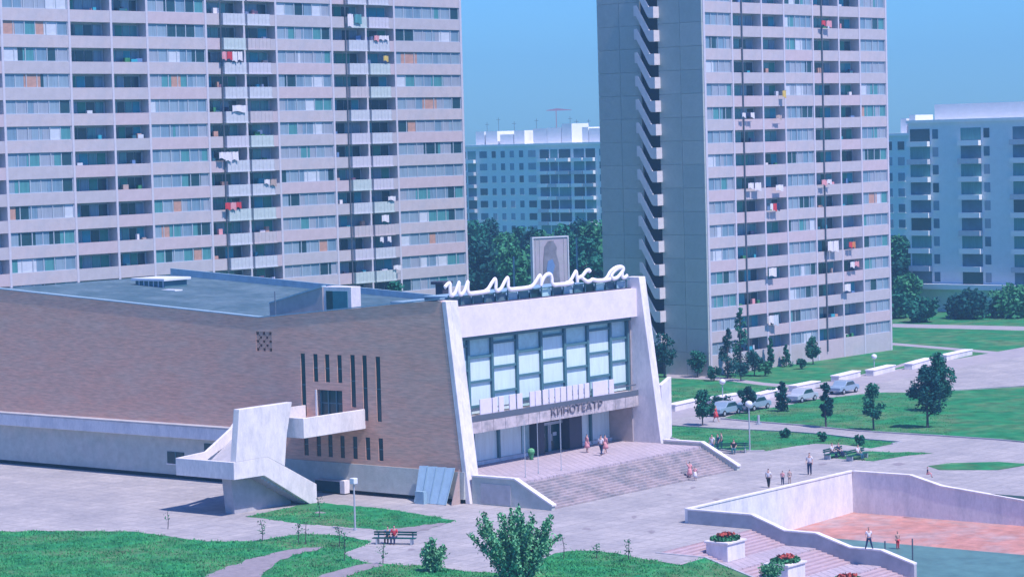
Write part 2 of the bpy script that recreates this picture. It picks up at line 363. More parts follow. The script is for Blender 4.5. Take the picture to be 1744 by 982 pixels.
# ------------------------------------------------------------------ apartment towers
EA = R(48.6); te1 = Vector((math.cos(EA), math.sin(EA), 0)); te2 = Vector((-math.sin(EA), math.cos(EA), 0))
PANES = ['g_pale','g_pale','g_blue','g_grey','g_pale','g_blue','g_grey','g_dark','g_dark','g_teal','g_white','g_orange','g_pale','g_blue','g_grey','g_teal']
_mc = {}
def boxmesh(key, name, m, *a):
    if key not in _mc: _mc[key] = MB().box(*a).mesh(name, m)
    return _mc[key]
def glazing_name(): return 'pane'
def tower(name, label, org, bays, wt, zbase, ztop, vis, balcony=None, pipes=(), depth=15.9, seed=1, orange=1.):
    """bays: (s0, s1, kind, n panes); wt: list of window-top heights; vis(k) -> build panes singly"""
    r = random.Random(seed)
    T = thing(name, label, 'apartment tower', org, EA)
    s0 = min(b[0] for b in bays); s1 = max(b[1] for b in bays)
    MB().box(s0+.02, s1-.02, 1.3, depth, 0, ztop-.4).build('wall', K['recess'], T)
    MB().box(s0-.1, s1+.1, -.15, depth+.1, ztop-.4, ztop).build('roof', K['roof'], T)
    edges = sorted(set([b[0] for b in bays]+[b[1] for b in bays]))
    for x in edges:
        w_ = .38 if x in (s0, s1) else .3
        xa = x if x == s0 else (x-w_ if x == s1 else x-w_/2)
        link('fin', boxmesh(('fin', seed, w_), 'fin', K['fin'], 0, w_, -.03, 1.3, 0, ztop-.4), T, (xa, 0, 0))
    for k, zt in enumerate(wt):
        zs = zt-1.5                                   # sill
        for bi, (a, b, kind, n) in enumerate(bays):
            a_ = a+.15 if a != s0 else a+.38; b_ = b-.15 if b != s1 else b-.38
            a_ += .004; b_ -= .004
            m = r.choice([K['band'], K['band'], K['band2'], K['band3']])
            zb = zs-1.3 if k < len(wt)-1 else zbase
            link('spandrel', boxmesh((seed, 'sp', bi, round(zs-zb, 2)), 'spandrel', K['band'], 0, b_-a_, 0, .22, 0, zs-zb), T, (a_, 0, zb), mat=m)
            if k < len(wt)-1 and kind == 'L':
                link('floor_slab', boxmesh((seed, 'fs', bi), 'floor_slab', K['recess'], 0, b_-a_, .22, 1.3, 0, .18), T, (a_, 0, zs-1.3), mat=K['recess'])
            if kind == 'W':
                wo_ = link('window', frame_mesh((seed, bi), b_-a_, n), T, (a_, 0, zs))
                if vis(k, b):
                    pw = (b_-a_)/n; jit = [r.choice([-.38,-.2,0,0,.15,.35]) for _ in range(n+1)]
                    for i in range(n):
                        q = r.choice(PANES)
                        if q == 'g_orange' and r.random() > .6*orange: q = 'g_pale'
                        cut = [pw*(j+(0 if j in (0, n) else jit[j])) for j in (i, i+1)]
                        po = link('pane', boxmesh('unitpane', 'pane', K['g_pale'], 0, 1, .18, .22, .05, 1.45), wo_, (cut[0]+.01, 0, 0), mat=K[q]); po.scale = (cut[1]-cut[0]-.02, 1, 1)
                else:
                    link('glazing', boxmesh((seed, 'gz', bi), 'glazing', K['g_pale'], .05, b_-a_-.05, .16, .2, .06, 1.44), wo_)
                link('backing', boxmesh((seed, 'bk', bi), 'backing', K['dark'], 0, b_-a_, .32, 1.28, 0, 1.5), wo_)
            else:
                # loggia: glazed back wall, door and window with curtains
                wdt = b_-a_
                lg = link('loggia_glazing', boxmesh((seed, 'lg', bi), 'loggia_glazing', K['frame'], .1, wdt-.1, 1.2, 1.28, -.9, 1.35), T, (a_, 0, zs))
                n_ = 4 if wdt > 4.8 else 3
                pw = (wdt-.5)/n_
                if vis(k, b):
                    for i in range(n_):
                        q = r.choice(['g_teal','g_dark','g_dark','g_teal','g_blue','g_green','g_aqua','g_blue','g_dark'])
                        link('curtained_pane', boxmesh((seed, 'lp', bi), 'pane', K['g_teal'], .06, pw-.06, 1.14, 1.19, -.8, 1.25), lg, (.2+i*pw, 0, 0), mat=K[q])
                    if r.random() < .6:
                        for _ in range(r.choice([1,1,2,3])):
                            cw, ch_, cx_ = r.uniform(.25,.9), r.uniform(.2,1.1), r.uniform(.1, wdt-1.1)
                            co = link('balcony_clutter', boxmesh('clut', 'balcony_clutter', K['c_white'], 0, 1, 0, .3, 0, 1), lg, (cx_, r.uniform(.25,.5), -.5), mat=K[r.choice(['c_white','c_tan','c_teal','c_blue','c_pink','c_navy','g_white','g_orange','c_white','g_aqua','leaf_c'])])
                            co.scale = (cw, 1, .5+ch_*.6)
    if balcony:
        for (a, b) in balcony:
            for k, zt in enumerate(wt[:-1]):
                zs = zt-1.5
                w_ = b-a; key = (seed, 'bal', round(w_, 2))
                if key not in _mc:
                    mb = MB().box(0, w_, -.42, -.36, -1.2, .02).box(0, .06, -.36, -.004, -1.2, .02).box(w_-.06, w_, -.36, -.004, -1.2, .02)
                    mb.box(-.05, w_+.05, -.5, -.004, -1.32, -1.2)
                    nn = int(w_/.55)
                    for i in range(nn+1): mb.box(i*w_/nn-.02 if i else 0, i*w_/nn+.02 if i < nn else w_, -.45, -.42, -1.18, .05)
                    _mc[key] = mb.mesh('balcony', K['balc'])
                link('balcony', _mc[key], T, (a, 0, zs), mat=r.choice([K['balc'], K['balc'], K['balc2'], K['fin'], K['band']]))
    for x in pipes:
        MB().tube([(x, -.14, 1), (x, -.14, ztop-.6)], .06 if x < -35 or x == -18.95 else .09, 8).build('drain_pipe', K['pipe'], T)
    return T
def frame_mesh(key, w_, n):
    key = ('fr',)+key
    if key not in _mc:
        mb = MB().box(0, w_, .1, .26, 0, .06).box(0, w_, .1, .26, 1.44, 1.5)
        pw = w_/n
        for i in range(n+1):
            x = min(max(i*pw-.05, 0), w_-.1); big_ = i % 2 == 0
            mb.box(x, x+.1, .08 if big_ else .12, .26, .06, 1.44)
        _mc[key] = mb.mesh('window', K['frame'])
    return _mc[key]
def to_local(org, px, yref=100):
    return on_plane(px, yref, (org[0], org[1]), (te1.x, te1.y))
OL = Vector((-6.75, 319, 0)); ORr = Vector((48.21, 327.5, 0))
wtL = [48.267-2.8*i for i in range(17)]
wtR = [48.726-2.8*i for i in range(17)]
baysL = [(-10.34,1.9,'W',7),(-15.36,-10.34,'L',0),(-21.16,-15.36,'L',0),(-30.26,-21.16,'W',6),(-35.32,-30.26,'L',0),(-41.19,-35.32,'L',0),(-49.89,-41.19,'W',6),(-55.0,-49.89,'L',0),(-60.8,-55.0,'L',0),(-69.8,-60.8,'W',6),(-75,-69.8,'L',0)]
TL = tower('apartment_tower', 'wide pink and white panel tower filling the upper left behind the cinema', OL, baysL, wtL, 0, 50.6,
      lambda k, b: 1 <= k <= 13 and b > -62, balcony=[(-38.9,-35.5),(-35.14,-31.6),(-18.7,-15.55),(-15.17,-11.7)], pipes=(-39.05,-18.95), seed=3)
baysR = [(-37.55,-31.83,'W',4),(-31.83,-25.76,'L',0),(-25.76,-21.08,'L',0),(-21.08,-14.88,'W',5),(-14.88,-9.15,'L',0),(-9.15,-4.41,'L',0),(-4.41,1.95,'W',4)]
TR = tower('apartment_tower', 'panel tower right of the gap with a blank grey end wall and outside stair', ORr, baysR, wtR, 0, 51.1,
      lambda k, b: k >= 1, pipes=(-30.0,-13.07), seed=11, orange=.7)
# end wall of the right tower: panels with recessed joints, stair slot between y 6.7 and 9.2
X0 = -37.55
for r_ in range(18):
    z0 = 0 if r_ == 0 else wtR[-1]-1.5-1.3+2.8*r_-2.8+.0
    z0 = 2.8*r_; z1 = min(z0+2.8, 50.6)
    for (a, b) in ((.05,3.3),(3.33,6.6),(9.3,12.5),(12.53,15.95)):
        rr = random.Random(r_*7+int(a*3)).choice(K['endw'])
        link('wall_panel', boxmesh(('ep', a, round(z1-z0, 2)), 'wall_panel', K['endw'][0], -.25, 0.02, a, b-.01, .015, z1-z0-.015), TR, (X0-.001, 0, z0), mat=rr)
MB().box(X0-.05, X0+.015, 6.62, 9.28, 0, 50.6).build('stair_slot_shade', K['dark'], TR)  # thin near-black sheet paints in the shade of the stair slot
# outside stair: one flight per storey, parapet profile in (y, z)
lz = 16.1-14.0
prof = [(6.35,1.36),(7.05,1.36),(8.95,4.42),(9.35,4.42),(9.35,3.15),(9.0,3.15),(7.2,0.12),(6.35,0.0)]
_st = MB().prism(prof, -1.35, -1.2).box(-1.2, -.26, 6.35, 6.5, 0.02, 1.36).box(-1.2, -.26, 6.5, 7.2, .0, .14).mesh('stair_flight', K['stairp'])
_sb = MB().prism([(7.2,.14),(7.2,.35),(9.0,3.36),(9.0,3.16)], -1.2, -.26).box(-1.2, -.26, 9.0, 9.3, 3.16, 3.36).mesh('stair_ramp', K['endw'][2])
for k in range(16):
    z = 14.75+2.8*(k-4)-.02
    f_ = link('stair_flight', _st, TR, (X0, 0, z))
    link('stair_ramp', _sb, f_)

# laundry and things hung on balconies
def laundry(org, px, py, wd, ht, cols, label):
    s, z = on_plane(px, py, (org[0], org[1]), (te1.x, te1.y))
    base = Vector(org)+te1*s - te2*.62; base.z = z
    T = thing('hung_laundry', label, 'laundry', base, EA)
    x = -wd/2; rr = random.Random(int(px*py))
    MB().tube([(-wd/2-.1, 0, ht/2), (wd/2+.1, 0, ht/2)], .015, 5).build('line', K['pipe'], T)
    MB().tube([(-wd/2, 0, ht/2), (-wd/2, .6, ht/2-.1)], .02, 5).build('bracket', K['pipe'], T)
    for i, c in enumerate(cols):
        w_ = wd/len(cols)*rr.uniform(.75, .98); h_ = ht*rr.uniform(.7, 1)
        mb = MB(); nx = 5
        for sgn in (0, .02):
            for a in range(nx):
                x0 = x+w_*a/nx; x1 = x+w_*(a+1)/nx
                y0 = .07*math.sin(a*1.9+i)+sgn; y1 = .07*math.sin((a+1)*1.9+i)+sgn
                mb.face([(x0, y0*.3, ht/2), (x1, y1*.3, ht/2), (x1, y1, ht/2-h_+.1*math.sin(a+1)), (x0, y0, ht/2-h_+.1*math.sin(a))])
        mb.build('cloth', K[c], T); x += wd/len(cols)
ORD = ['first','second','third','fourth','fifth','sixth','seventh','eighth','ninth','tenth','eleventh','twelfth','thirteenth','fourteenth','fifteenth']
for (px, py, wd, ht, cols, d) in [
 (390,98,3.2,1.3,['c_pink','c_red','c_white','c_white'],'red and white washing on the third row of balconies, left tower'),
 (403,186,2.4,.9,['c_white'],'small white cloth drying on the fifth row of balconies, left tower'),
 (384,267,3.0,1.1,['c_white','c_white','c_white'],'long white sheets across a left tower balcony, left pipe, seventh row'),
 (392,351,2.6,.9,['c_red','c_pink','c_red'],'red washing on the left tower beside the left pipe, ninth row'),
 (455,311,2.0,.8,['c_white','c_tan'],'white and tan washing below the eighth row, left tower'),
 (598,36,2.4,1.6,['c_white','g_teal'],'large white sheet beside a teal one, top row of the left tower'),
 (644,66,2.6,.7,['c_pink','c_white','c_white'],'pink and white washing on the left tower, second row, right pipe'),
 (652,101,1.0,.8,['c_yellow'],'yellow cloth on a left tower balcony, third row'),
 (651,372,1.4,.9,['c_white'],'single white cloth on the left tower, tenth row, right of the right pipe'),
 (651,409,2.0,.9,['c_white','c_navy','c_white'],'white and navy washing on the left tower, eleventh row'),
 (663,338,1.6,.6,['c_white'],'narrow white cloth on the left tower, ninth row, right of the right pipe'),
 (672,455,1.6,.6,['c_white'],'white cloth on the lowest row seen of the left tower'),
 (1401,41,2.2,.8,['c_red','c_pink'],'red washing on the right pipe of the right tower, top row'),
 (1268,197,2.6,.7,['c_white','c_navy','c_white'],'white washing by the left pipe of the right tower, fifth row'),
 (1329,162,.8,1.1,['c_yellow'],'yellow cloth in a loggia of the right tower, fourth row'),
 (1321,200,1.5,.6,['c_tan'],'tan blanket on the right tower, fifth row'),
 (1279,318,2.8,1.0,['c_white','c_white'],'white sheets by the left pipe of the right tower, eighth row'),
 (1321,320,1.6,.8,['c_white'],'single white cloth right of the white sheets, eighth row'),
 (1402,311,2.4,.8,['c_pink','c_white'],'pink and white washing on the right pipe of the right tower, eighth row'),
 (1313,353,2.0,1.0,['c_white','c_red','c_navy'],'white, red and navy washing in the ninth row, right tower'),
 (1413,420,2.6,1.5,['c_white','c_white'],'largest white sheet of the right tower, by its right pipe'),
 (1445,418,1.6,1.0,['c_red','c_orange'],'red and orange washing beside the largest white sheet'),
 (1449,451,2.0,.9,['c_white','c_pink'],'white and pink washing below the red and orange washing'),
 (1310,466,1.8,1.5,['c_white'],'square white sheet in the middle of the right tower, twelfth row'),
 (1437,491,1.4,1.2,['c_white'],'white sheet hung skewed by the thirteenth row of the right tower'),
 (1311,545,2.2,1.3,['c_white','g_white'],'low pair of white sheets near the right tower poplars')]:
    laundry(OL if px < 900 else ORr, px, py, wd, ht, cols, d)

# ------------------------------------------------------------------ far buildings
def far_block(label, px, D, length, ztop, cols, rows, seed, kind='win', roofboxes=()):
    base = at_depth(px, D); T = thing('apartment_block', label, 'apartment block', base, EA+math.pi/2)
    # local x runs along +e2 (left-away), local y towards -e1 ; facade at y=0 facing +y
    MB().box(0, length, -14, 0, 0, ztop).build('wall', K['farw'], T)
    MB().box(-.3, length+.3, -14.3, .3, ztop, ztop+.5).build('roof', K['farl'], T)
    rr = random.Random(seed)
    for (a, b, t) in cols:
        for k in range(rows):
            z = ztop-2.5-2.8*k
            if z < .3: continue
            if t == 'w':
                o = link('window', boxmesh(('fw', round(b-a, 1)), 'window', K['farwin'], 0, b-a, .0, .06, 0, 1.5), T, (a, .0, z), mat=rr.choice([K['farwin'], K['farwin'], K['g_blue'], K['g_dark'], K['g_grey']]))
                link('frame', boxmesh(('ff', round(b-a, 1)), 'frame', K['farl'], -.1, b-a+.1, .0, .14, -.12, 0), o)
            else:
                o = link('loggia', boxmesh(('fl', round(b-a, 1)), 'loggia', K['farwin'], .1, b-a-.1, .0, .05, 0, 2.1), T, (a, 0, z-.5), mat=rr.choice([K['farwin'], K['g_dark'], K['g_teal']]))
                link('balcony', boxmesh(('fb', round(b-a, 1)), 'balcony', K['farl'], 0, b-a, .0, 1.0, -.55, .25), T, (a, 0, z-.6), mat=rr.choice([K['farl'], K['farw'], K['balc']]))
    for (a, b, h, m) in roofboxes:
        MB().box(a, b, -9, -3, ztop+.5, ztop+.5+h).build('roof_house', K[m], T)
    return T
def along(px, D, q):   # local x on a far facade for picture column q
    b = at_depth(px, D); return on_plane(q, 300, (b.x, b.y), (te2.x, te2.y))[0]
cx = lambda z: z/4.093+780
def A1(z): return along(1080, 545, cx(z))
cols = []
for a, b, t in ((205,155,'w'),(267,240,'w'),(330,303,'w'),(393,365,'w'),(458,430,'w'),(545,492,'w'),(640,572,'b'),(700,645,'b'),(790,705,'b'),(885,808,'b'),(962,890,'b'),(1015,990,'w'),(130,70,'b')):
    cols.append((A1(a), A1(b), t))
xx = A1(60)
while xx < 105: cols.append((xx, xx+2.2, 'w')); xx += 4.6
rb = []
for a, b, h, m in ((220,140,3.0,'farl'),(410,338,3.0,'farl'),(565,470,3.3,'farw'),(665,568,3.4,'farl'),(740,670,4.2,'farw'),(855,812,3.3,'farl'),(945,860,3.0,'farw'),(1005,965,2.8,'farl'),(330,240,2.2,'farw'),(130,70,3.0,'farw')):  # lighter boxes paint in the sunlit side faces of the roof houses
    rb.append((A1(a), A1(b), h, m))
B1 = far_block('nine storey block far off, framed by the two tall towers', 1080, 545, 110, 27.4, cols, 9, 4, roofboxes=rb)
for z, h in ((110,2.5),(190,3.5),(300,2.5),(455,3.),(735,2.5),(690,3.2),(820,2.5)):
    x = A1(z); MB().tube([(x, -5, 27), (x, -5, 30.5+h)], .05, 5).tube([(x-.6, -5, 30+h), (x+.6, -5, 30+h)], .04, 5).build('aerial', K['antenna'], B1)
B2x = lambda q: along(1580, 450, q)
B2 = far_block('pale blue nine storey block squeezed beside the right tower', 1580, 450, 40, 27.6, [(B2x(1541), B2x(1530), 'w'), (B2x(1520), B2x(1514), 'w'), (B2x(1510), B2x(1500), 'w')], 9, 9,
               roofboxes=[(B2x(1545), B2x(1535), 3.2, 'farl'), (B2x(1530), B2x(1520), 2.6, 'farw')])
B3c = at_depth(1553, 400)
B3o = B3c - te2*60
px3 = 872+B3o.x/B3o.y*F_PX
c3 = []
x = 60.
while x > 3:
    c3.append((x-4.0, x-.2, 'b')); c3.append((x-5.4, x-4.4, 'w')); x -= 9.2
B3 = far_block('balconied block at the far right, dark loggias with light rails', px3, B3o.y, 60, 29.6, c3, 9, 12, roofboxes=[(40,57,2.4,'farw')])
MB().box(-.2, 60.2, 0, 1.5, 3.6, 4.4).build('shop_canopy', K['farw'], B3)
c = thing('tower_crane', 'tiny faint pink tower crane against the sky between the towers', 'crane', at_depth(955, 900), 0)
MB().box(-.15, .15, -.15, .15, 0, 39).build('mast', K['crane'], c)
MB().prism([(-3.5,39),(5.5,39),(5.5,39.15),(.2,39.8),(-3.5,39.2)], -.1, .1, 'y').build('jib', K['crane'], c)

# ------------------------------------------------------------------ cinema
C = thing('cinema', 'brick cinema with slanted white front frame, glazed foyer and script rooftop sign', 'cinema', O, A51)
def RZ(y): return 16.15-(1.85/22.5)*(y-2) if y < 22.5 else 14.25+(y-22.5)*.0575   # wall-top height
YB = 60.
edge = lambda z: 1.9*z/16
# brick wall: grid with openings
holes = []
for yc, z0, z1 in ((17.6,6.2,11.4),(16.18,9.1,11.4),(14.87,9.1,11.4),(13.5,9.1,11.4),(12.05,7.15,11.45),(10.75,6.1,11.45),(9.3,6.1,11.4)): holes.append((yc-.25, yc+.25, z0, z1))
for yc in (17.5,16.1,14.8,13.45,12.05,10.65,9.25): holes.append((yc-.25, yc+.25, 2.9, 4.75))
holes.append((13.3,16.1,5.75,8.45)); holes.append((21.1,22.9,11.45,13.1))
ys = sorted(set([4.,8.,20.,40.,YB]+[h[0] for h in holes]+[h[1] for h in holes])); zs = sorted(set([2.5,13.6]+[h[2] for h in holes]+[h[3] for h in holes]))
wb = MB()
for i in range(len(ys)-1):
    for j in range(len(zs)-1):
        ym, zm = (ys[i]+ys[i+1])/2, (zs[j]+zs[j+1])/2
        if any(h[0] < ym < h[1] and h[2] < zm < h[3] for h in holes): continue
        wb.box(-.3, .25, ys[i], ys[i+1], zs[j], zs[j+1])
wb.prism([(4,13.6),(YB,13.6),(YB,RZ(YB)),(22.5,RZ(22.5)),(4,RZ(4))], -.3, .25)
wb.prism([(.5+edge(2.5),2.5),(4,2.5),(4,RZ(4)),(.5+edge(16),16.0)], -.3, .25)
wb.build('brick_wall', K['brick'], C)
MB().prism([(6.7,.3),(YB,.3),(YB,13.5),(22.5,13.2),(6.7,13.7)], .9, 25.9).build('inner_hall', K['plinth'], C)
for h in holes[:-2]:
    f_ = MB().box(-.22, -.12, h[0], h[1], h[2], h[3]).build('slit_window', K['slit'], C)
    MB().box(-.26, -.22, h[0], h[1], (h[2]+h[3])/2-.04, (h[2]+h[3])/2+.04).build('glazing_bar', K['dframe'], f_)
d = MB().box(.1, .2, 13.3, 16.1, 5.75, 8.45).build('balcony_door', K['slit'], C)
for y_ in (13.35, 14.2, 15.1, 15.95): MB().box(.0, .1, y_, y_+.1, 5.75, 8.45).build('door_frame', K['dframe'], d)
MB().box(.02, .1, 13.3, 16.1, 7.3, 7.38).build('transom', K['dframe'], d)
MB().box(-.4, .1, 16.1, 16.25, 5.75, 8.45).build('door_jamb', K['white'], C)
vg = MB().box(.1, .2, 21.1, 22.9, 11.45, 13.1).build('vent', K['dark'], C)
for i in range(5):
    for j in range(5):
        if (i+j) % 2 == 1:
            link('brick', boxmesh('vb', 'brick', K['brickvent'], -.28, -.05, -.05, .41, -.06, .39), vg, (0, 21.1+.36*i, 11.45+.33*j))
# plinth, base gap, left wing
MB().prism([(-.55,.35),(-.38,2.5),(.2,2.5),(.2,.35)], .45, 20.5, 'y').build('plinth', K['plinth'], C)
MB().box(-.12, .2, .6, YB, 0, .35).build('base_gap_shade', K['dark'], C)  # near-black strip stands in for the shaded gap under plinth and wing
MB().box(-.42, .2, 20.5, YB, .35, 3.7).build('side_wing_wall', K['plinth'], C)
MB().box(-1.2, -.3, 20.6, YB, 3.7, 4.75).build('side_wing_cornice', K['white'], C, bev=.04)
MB().box(-1.26, -.3, 20.6, YB, 4.753, 4.86).build('cornice_coping', K['conc'], C)
for y0, y1, z0, z1 in ((31.9,34.0,1.3,2.35),(27.6,29.4,2.6,3.3)):
    f_ = MB().box(-.46, -.4, y0, y1, z0, z1).build('window', K['slit'], C)
    MB().box(-.5, -.46, y0-.08, y1+.08, z0-.1, z0).build('sill', K['white'], f_); MB().box(-.5, -.46, (y0+y1)/2-.05, (y0+y1)/2+.05, z0, z1).build('glazing_bar', K['dframe'], f_)
f_ = MB().box(-1.1, -.5, 13.1, 15.9, .15, 1.05).build('basement_window', K['slit'], C)
MB().box(-1.14, -.5, 12.6, 13.1, .1, 1.15).build('end_block', K['white'], f_); MB().box(-1.14, -.5, 13.1, 15.95, 1.05, 1.13).build('sill', K['conc'], f_)
# white frame: left and right pylons
MB().prism([(0,0),(edge(16.0),16.0),(3.4,16.0),(5.4,9),(5.4,0)], 0.25, 1.15).build('left_pylon', K['white'], C, bev=.03)
MB().prism([(0,0),(edge(16.0),16.0),(.45+edge(16.0),16.0),(.45,0)], -.33, .25).build('pylon_edge', K['white'], C, bev=.03)
MB().prism([(-.25,0),(edge(16.4),16.4),(3.3,16.4),(7.5,9),(7.5,0)], 26.1, 27.05).build('right_pylon', K['white'], C, bev=.03)
MB().prism([(27.05,1.0),(28.5,2.3),(28.6,7.5),(27.05,6.9)], .5, .9, 'y').build('buttress', K['white'], C, bev=.03)
MB().box(1.15, 26.1, 2.25, 2.9, 12.95, 15.4).build('fascia', K['fascia'], C)
MB().box(1.15, 26.1, 2.9, 3.25, 12.6, 13.4).build('fascia_soffit', K['dframe'], C)
MB().box(26.0, 26.095, 2.95, 5.6, 1.92, 12.9).build('inner_side_wall', K['tan'], C)
# upper glazing
mull = [1.15,3.95,7.0,10.3,13.6,16.87,20.15,23.45,26.1]
for i, x in enumerate(mull[1:-1]): MB().box(x-.14, x+.14, 3.2, 3.5, 6.4, 12.9).build('mullion', K['dframe'], C)
MB().box(25.8, 26.095, 3.1, 3.5, 6.4, 12.9).build('mullion', K['dframe'], C)
for i in range(8):
    a = mull[i]+.14; b = mull[i+1]-.14
    zz = [6.4,7.1,9.1,11.1,12.9] if i % 2 == 1 else [6.4,8.05,10.1,12.1,12.9]
    for j in range(4):
        top = j == 3
        o_ = MB().box(a, b, 3.42, 3.5, zz[j]+.1, zz[j+1]-.1).build('glass_panel', K['shopteal'] if top or i == 0 or (j == 0 and i % 3 == 0) else K['shop'], C)
        if not top: MB().box(a, b, 3.25, 3.5, zz[j+1]-.1, zz[j+1]+.1).build('rail', K['dframe'], C)
MB().box(1.15, 26.1, 3.6, 6.0, 6.45, 13.2).build('foyer_back', K['dark'], C)
# slab with weathered panels
MB().box(1.15, 26.1, 2.35, 6.6, 5.15, 6.42).build('canopy_slab', K['weath'], C)
x = 1.17
while x < 26.0:
    b = min(x+1.52, 26.08)
    MB().box(x, b-.03, 2.27, 2.35, 5.1, 6.0).build('slab_panel', K['weath'], C); x += 1.53
MB().box(1.17, 26.08, 2.3, 2.4, 6.05, 6.5).build('gutter', K['pipe'], C)
# board row above the slab
bp = [(135,210,0),(216,246,0),(257,288,0),(325,365,0),(374,408,0),(457,488,0),(492,529,0),(540,574,0),(582,612,0),(620,650,0),(656,690,0),(697,728,0),(735,764,0),(772,802,0),(810,840,0),(862,960,1),(968,998,0)]
for a, b, tl in bp:
    sa = on_plane(a/3.776+780, 690, (O+e2*2.55).xy, e1.xy)[0]; sb = on_plane(b/3.776+780, 690, (O+e2*2.55).xy, e1.xy)[0]
    o_ = MB().box(sa, sb, 2.42, 2.5, 6.52, 7.75).build('white_board', K['board'], C)
    if tl: MB().box(sa-.15, sa, 2.4, 2.5, 6.5, 7.2).build('board_bracket', K['dframe'], o_)
MB().box(1.2, 26.05, 2.52, 2.58, 6.9, 7.0).build('board_rail', K['pipe'], C)
def text3(txt, size, wdt, m, loc, parent, name):
    cu = bpy.data.curves.new(name, 'FONT'); cu.body = txt; cu.size = size; cu.extrude = .04; cu.align_x = 'LEFT'
    tmp = bpy.data.objects.new('tmp', cu); COL.objects.link(tmp); bpy.context.view_layer.update()
    dg = bpy.context.evaluated_depsgraph_get(); me = bpy.data.meshes.new_from_object(tmp.evaluated_get(dg)); bpy.data.objects.remove(tmp)
    xs = [v.co.x for v in me.vertices]; k = wdt/(max(xs)-min(xs))
    for v in me.vertices: v.co = Vector(((v.co.x-min(xs))*k, -v.co.z, v.co.y))
    me.materials.clear(); me.materials.append(m)
    return link(name, me, parent, loc)
text3('КИНОТЕАТР', .95, 7.2, K['letdim'], (13.4, 2.2, 5.5), C, 'lettering')
# ground-floor glazing
gx = [1.15,3.9,6.75,10.1,13.4]
def shopbay(a, b):
    MB().box(a+.12, b-.12, 5.42, 5.5, 2.2, 4.75).build('shop_pane', K['shop'], C)
    MB().box(a-.12, a+.12, 5.2, 5.55, 1.95, 5.1).build('mullion', K['dframe'], C)
for i in range(4): shopbay(gx[i], gx[i+1])
MB().box(13.4, 14.4, 5.4, 5.5, 2.2, 5.0).build('shop_pane', K['shopteal'], C)
MB().box(14.4, 15.45, 4.6, 6.4, 1.91, 5.14).build('dark_pillar', K['textdark'], C); MB().box(19.0, 20.8, 4.6, 6.4, 1.91, 5.14).build('dark_pillar', K['textdark'], C)
shopbay(20.95, 23.0); shopbay(23.0, 26.05)
MB().box(1.15, 14.4, 5.2, 5.6, 1.9, 2.18).build('shop_sill', K['white'], C); MB().box(20.8, 26.1, 5.2, 5.6, 1.9, 2.18).build('shop_sill', K['white'], C)
MB().box(1.15, 26.1, 5.3, 5.6, 4.78, 5.14).build('head_rail', K['dframe'], C)
MB().box(15.45, 19, 5.35, 5.45, 4.2, 4.45).build('transom', K['frame'], C)
for x in (15.55, 17.25):
    d = MB().box(x, x+1.6, 5.5, 5.58, 1.92, 4.2).build('entrance_door', K['slit'], C)
    MB().box(x, x+.12, 5.38, 5.5, 1.92, 4.2).build('door_frame', K['frame'], d); MB().box(x+1.48, x+1.6, 5.38, 5.5, 1.92, 4.2).build('door_frame', K['frame'], d)
    MB().box(x+.5, x+1.0, 5.44, 5.5, 3.2, 3.5).build('door_notice', K['frame'], d)
    MB().tube([(x+.25, 5.4, 2.8), (x+.25, 5.4, 3.4)], .03, 6).build('handle', K['lampw'], d)
MB().box(1.15, 26.1, 5.7, 6.6, 1.91, 5.14).build('lobby_back', K['dark'], C)
# roof surfaces
MB().prism([(3.0,15.3),(22.5,13.75),(YB,15.9),(YB,13.4),(22.5,13.1),(3,13.9)], .27, 25.7).build('roof', K['roof'], C)
MB().prism([(2.5,16.16),(22.5,RZ(22.5)+.01),(YB,RZ(YB)+.01),(YB,RZ(YB)+.1),(22.5,RZ(22.5)+.1),(2.5,16.25)], -.36, .3).build('wall_coping', K['coping'], C)
MB().prism([(3.5,15.6),(22.5,14.3),(YB,16.6),(YB,13.4),(22.5,13.1),(3.5,13.4)], 25.72, 26.02).build('far_parapet', K['coping'], C)
MB().prism([(18.1,14.1),(24.3,13.9),(24.3,15.2),(18.1,16.7)], 2.9, 3.25).build('raised_roof_wall', K['tan'], C)
MB().prism([(18.1,16.7),(24.3,15.2),(24.3,15.32),(18.1,16.85)], 2.82, 3.35).build('raised_wall_coping', K['coping'], C)
h_ = MB().box(3.0, 4.2, 14.95, 18.1, 14.2, 16.75).build('roof_stair_house', K['white'], C, bev=.02)
MB().box(2.95, 3.0, 15.35, 17.75, 14.6, 16.4).build('roof_door', K['tealdoor'], h_)
MB().box(2.93, 2.95, 17.0, 17.7, 14.6, 16.4).build('door_leaf', K['slit'], h_)
MB().box(6, 25, 3.3, 9.5, 14.4, 15.75).build('raised_roof_box', K['roof'], C)
MB().prism([(3.2,15.76),(9.6,15.76),(9.6,15.9),(3.2,15.9)], 5.9, 25.1).build('roof_edge', K['coping'], C)
MB().box(8, 12, 11, 15, 14, 15.2).build('roof_light', K['coping'], C)
MB().tube([(1.2, 22, 13.8), (1.2, 22, 16.4)], .05, 6).build('aerial', K['antenna'], C)
def roofvent(px, py, z, sx, sy, big_=True):
    q = P(px, py, z)-O; s, t = q.dot(e1), q.dot(e2)
    v = MB().box(s-sx, s+sx, t-sy, t+sy, z-.2, z+1.0).build('roof_vent', K['textdark'] if not big_ else K['dframe'], C)
    MB().box(s-sx-.3, s+sx+.3, t-sy-.3, t+sy+.3, z+1.0, z+1.25).build('vent_cap', K['lampw'] if big_ else K['textdark'], v, bev=.03)
    if big_:
        for k in range(6): MB().box(s-sx-.05, s-sx, t-sy+.1+k*sy/3., t-sy+.2+k*sy/3., z, z+1).build('louvre', K['lampw'], v)
roofvent(275, 494, 15.0, 1.5, 2.0); roofvent(753, 503, 15.2, .4, .4, False)
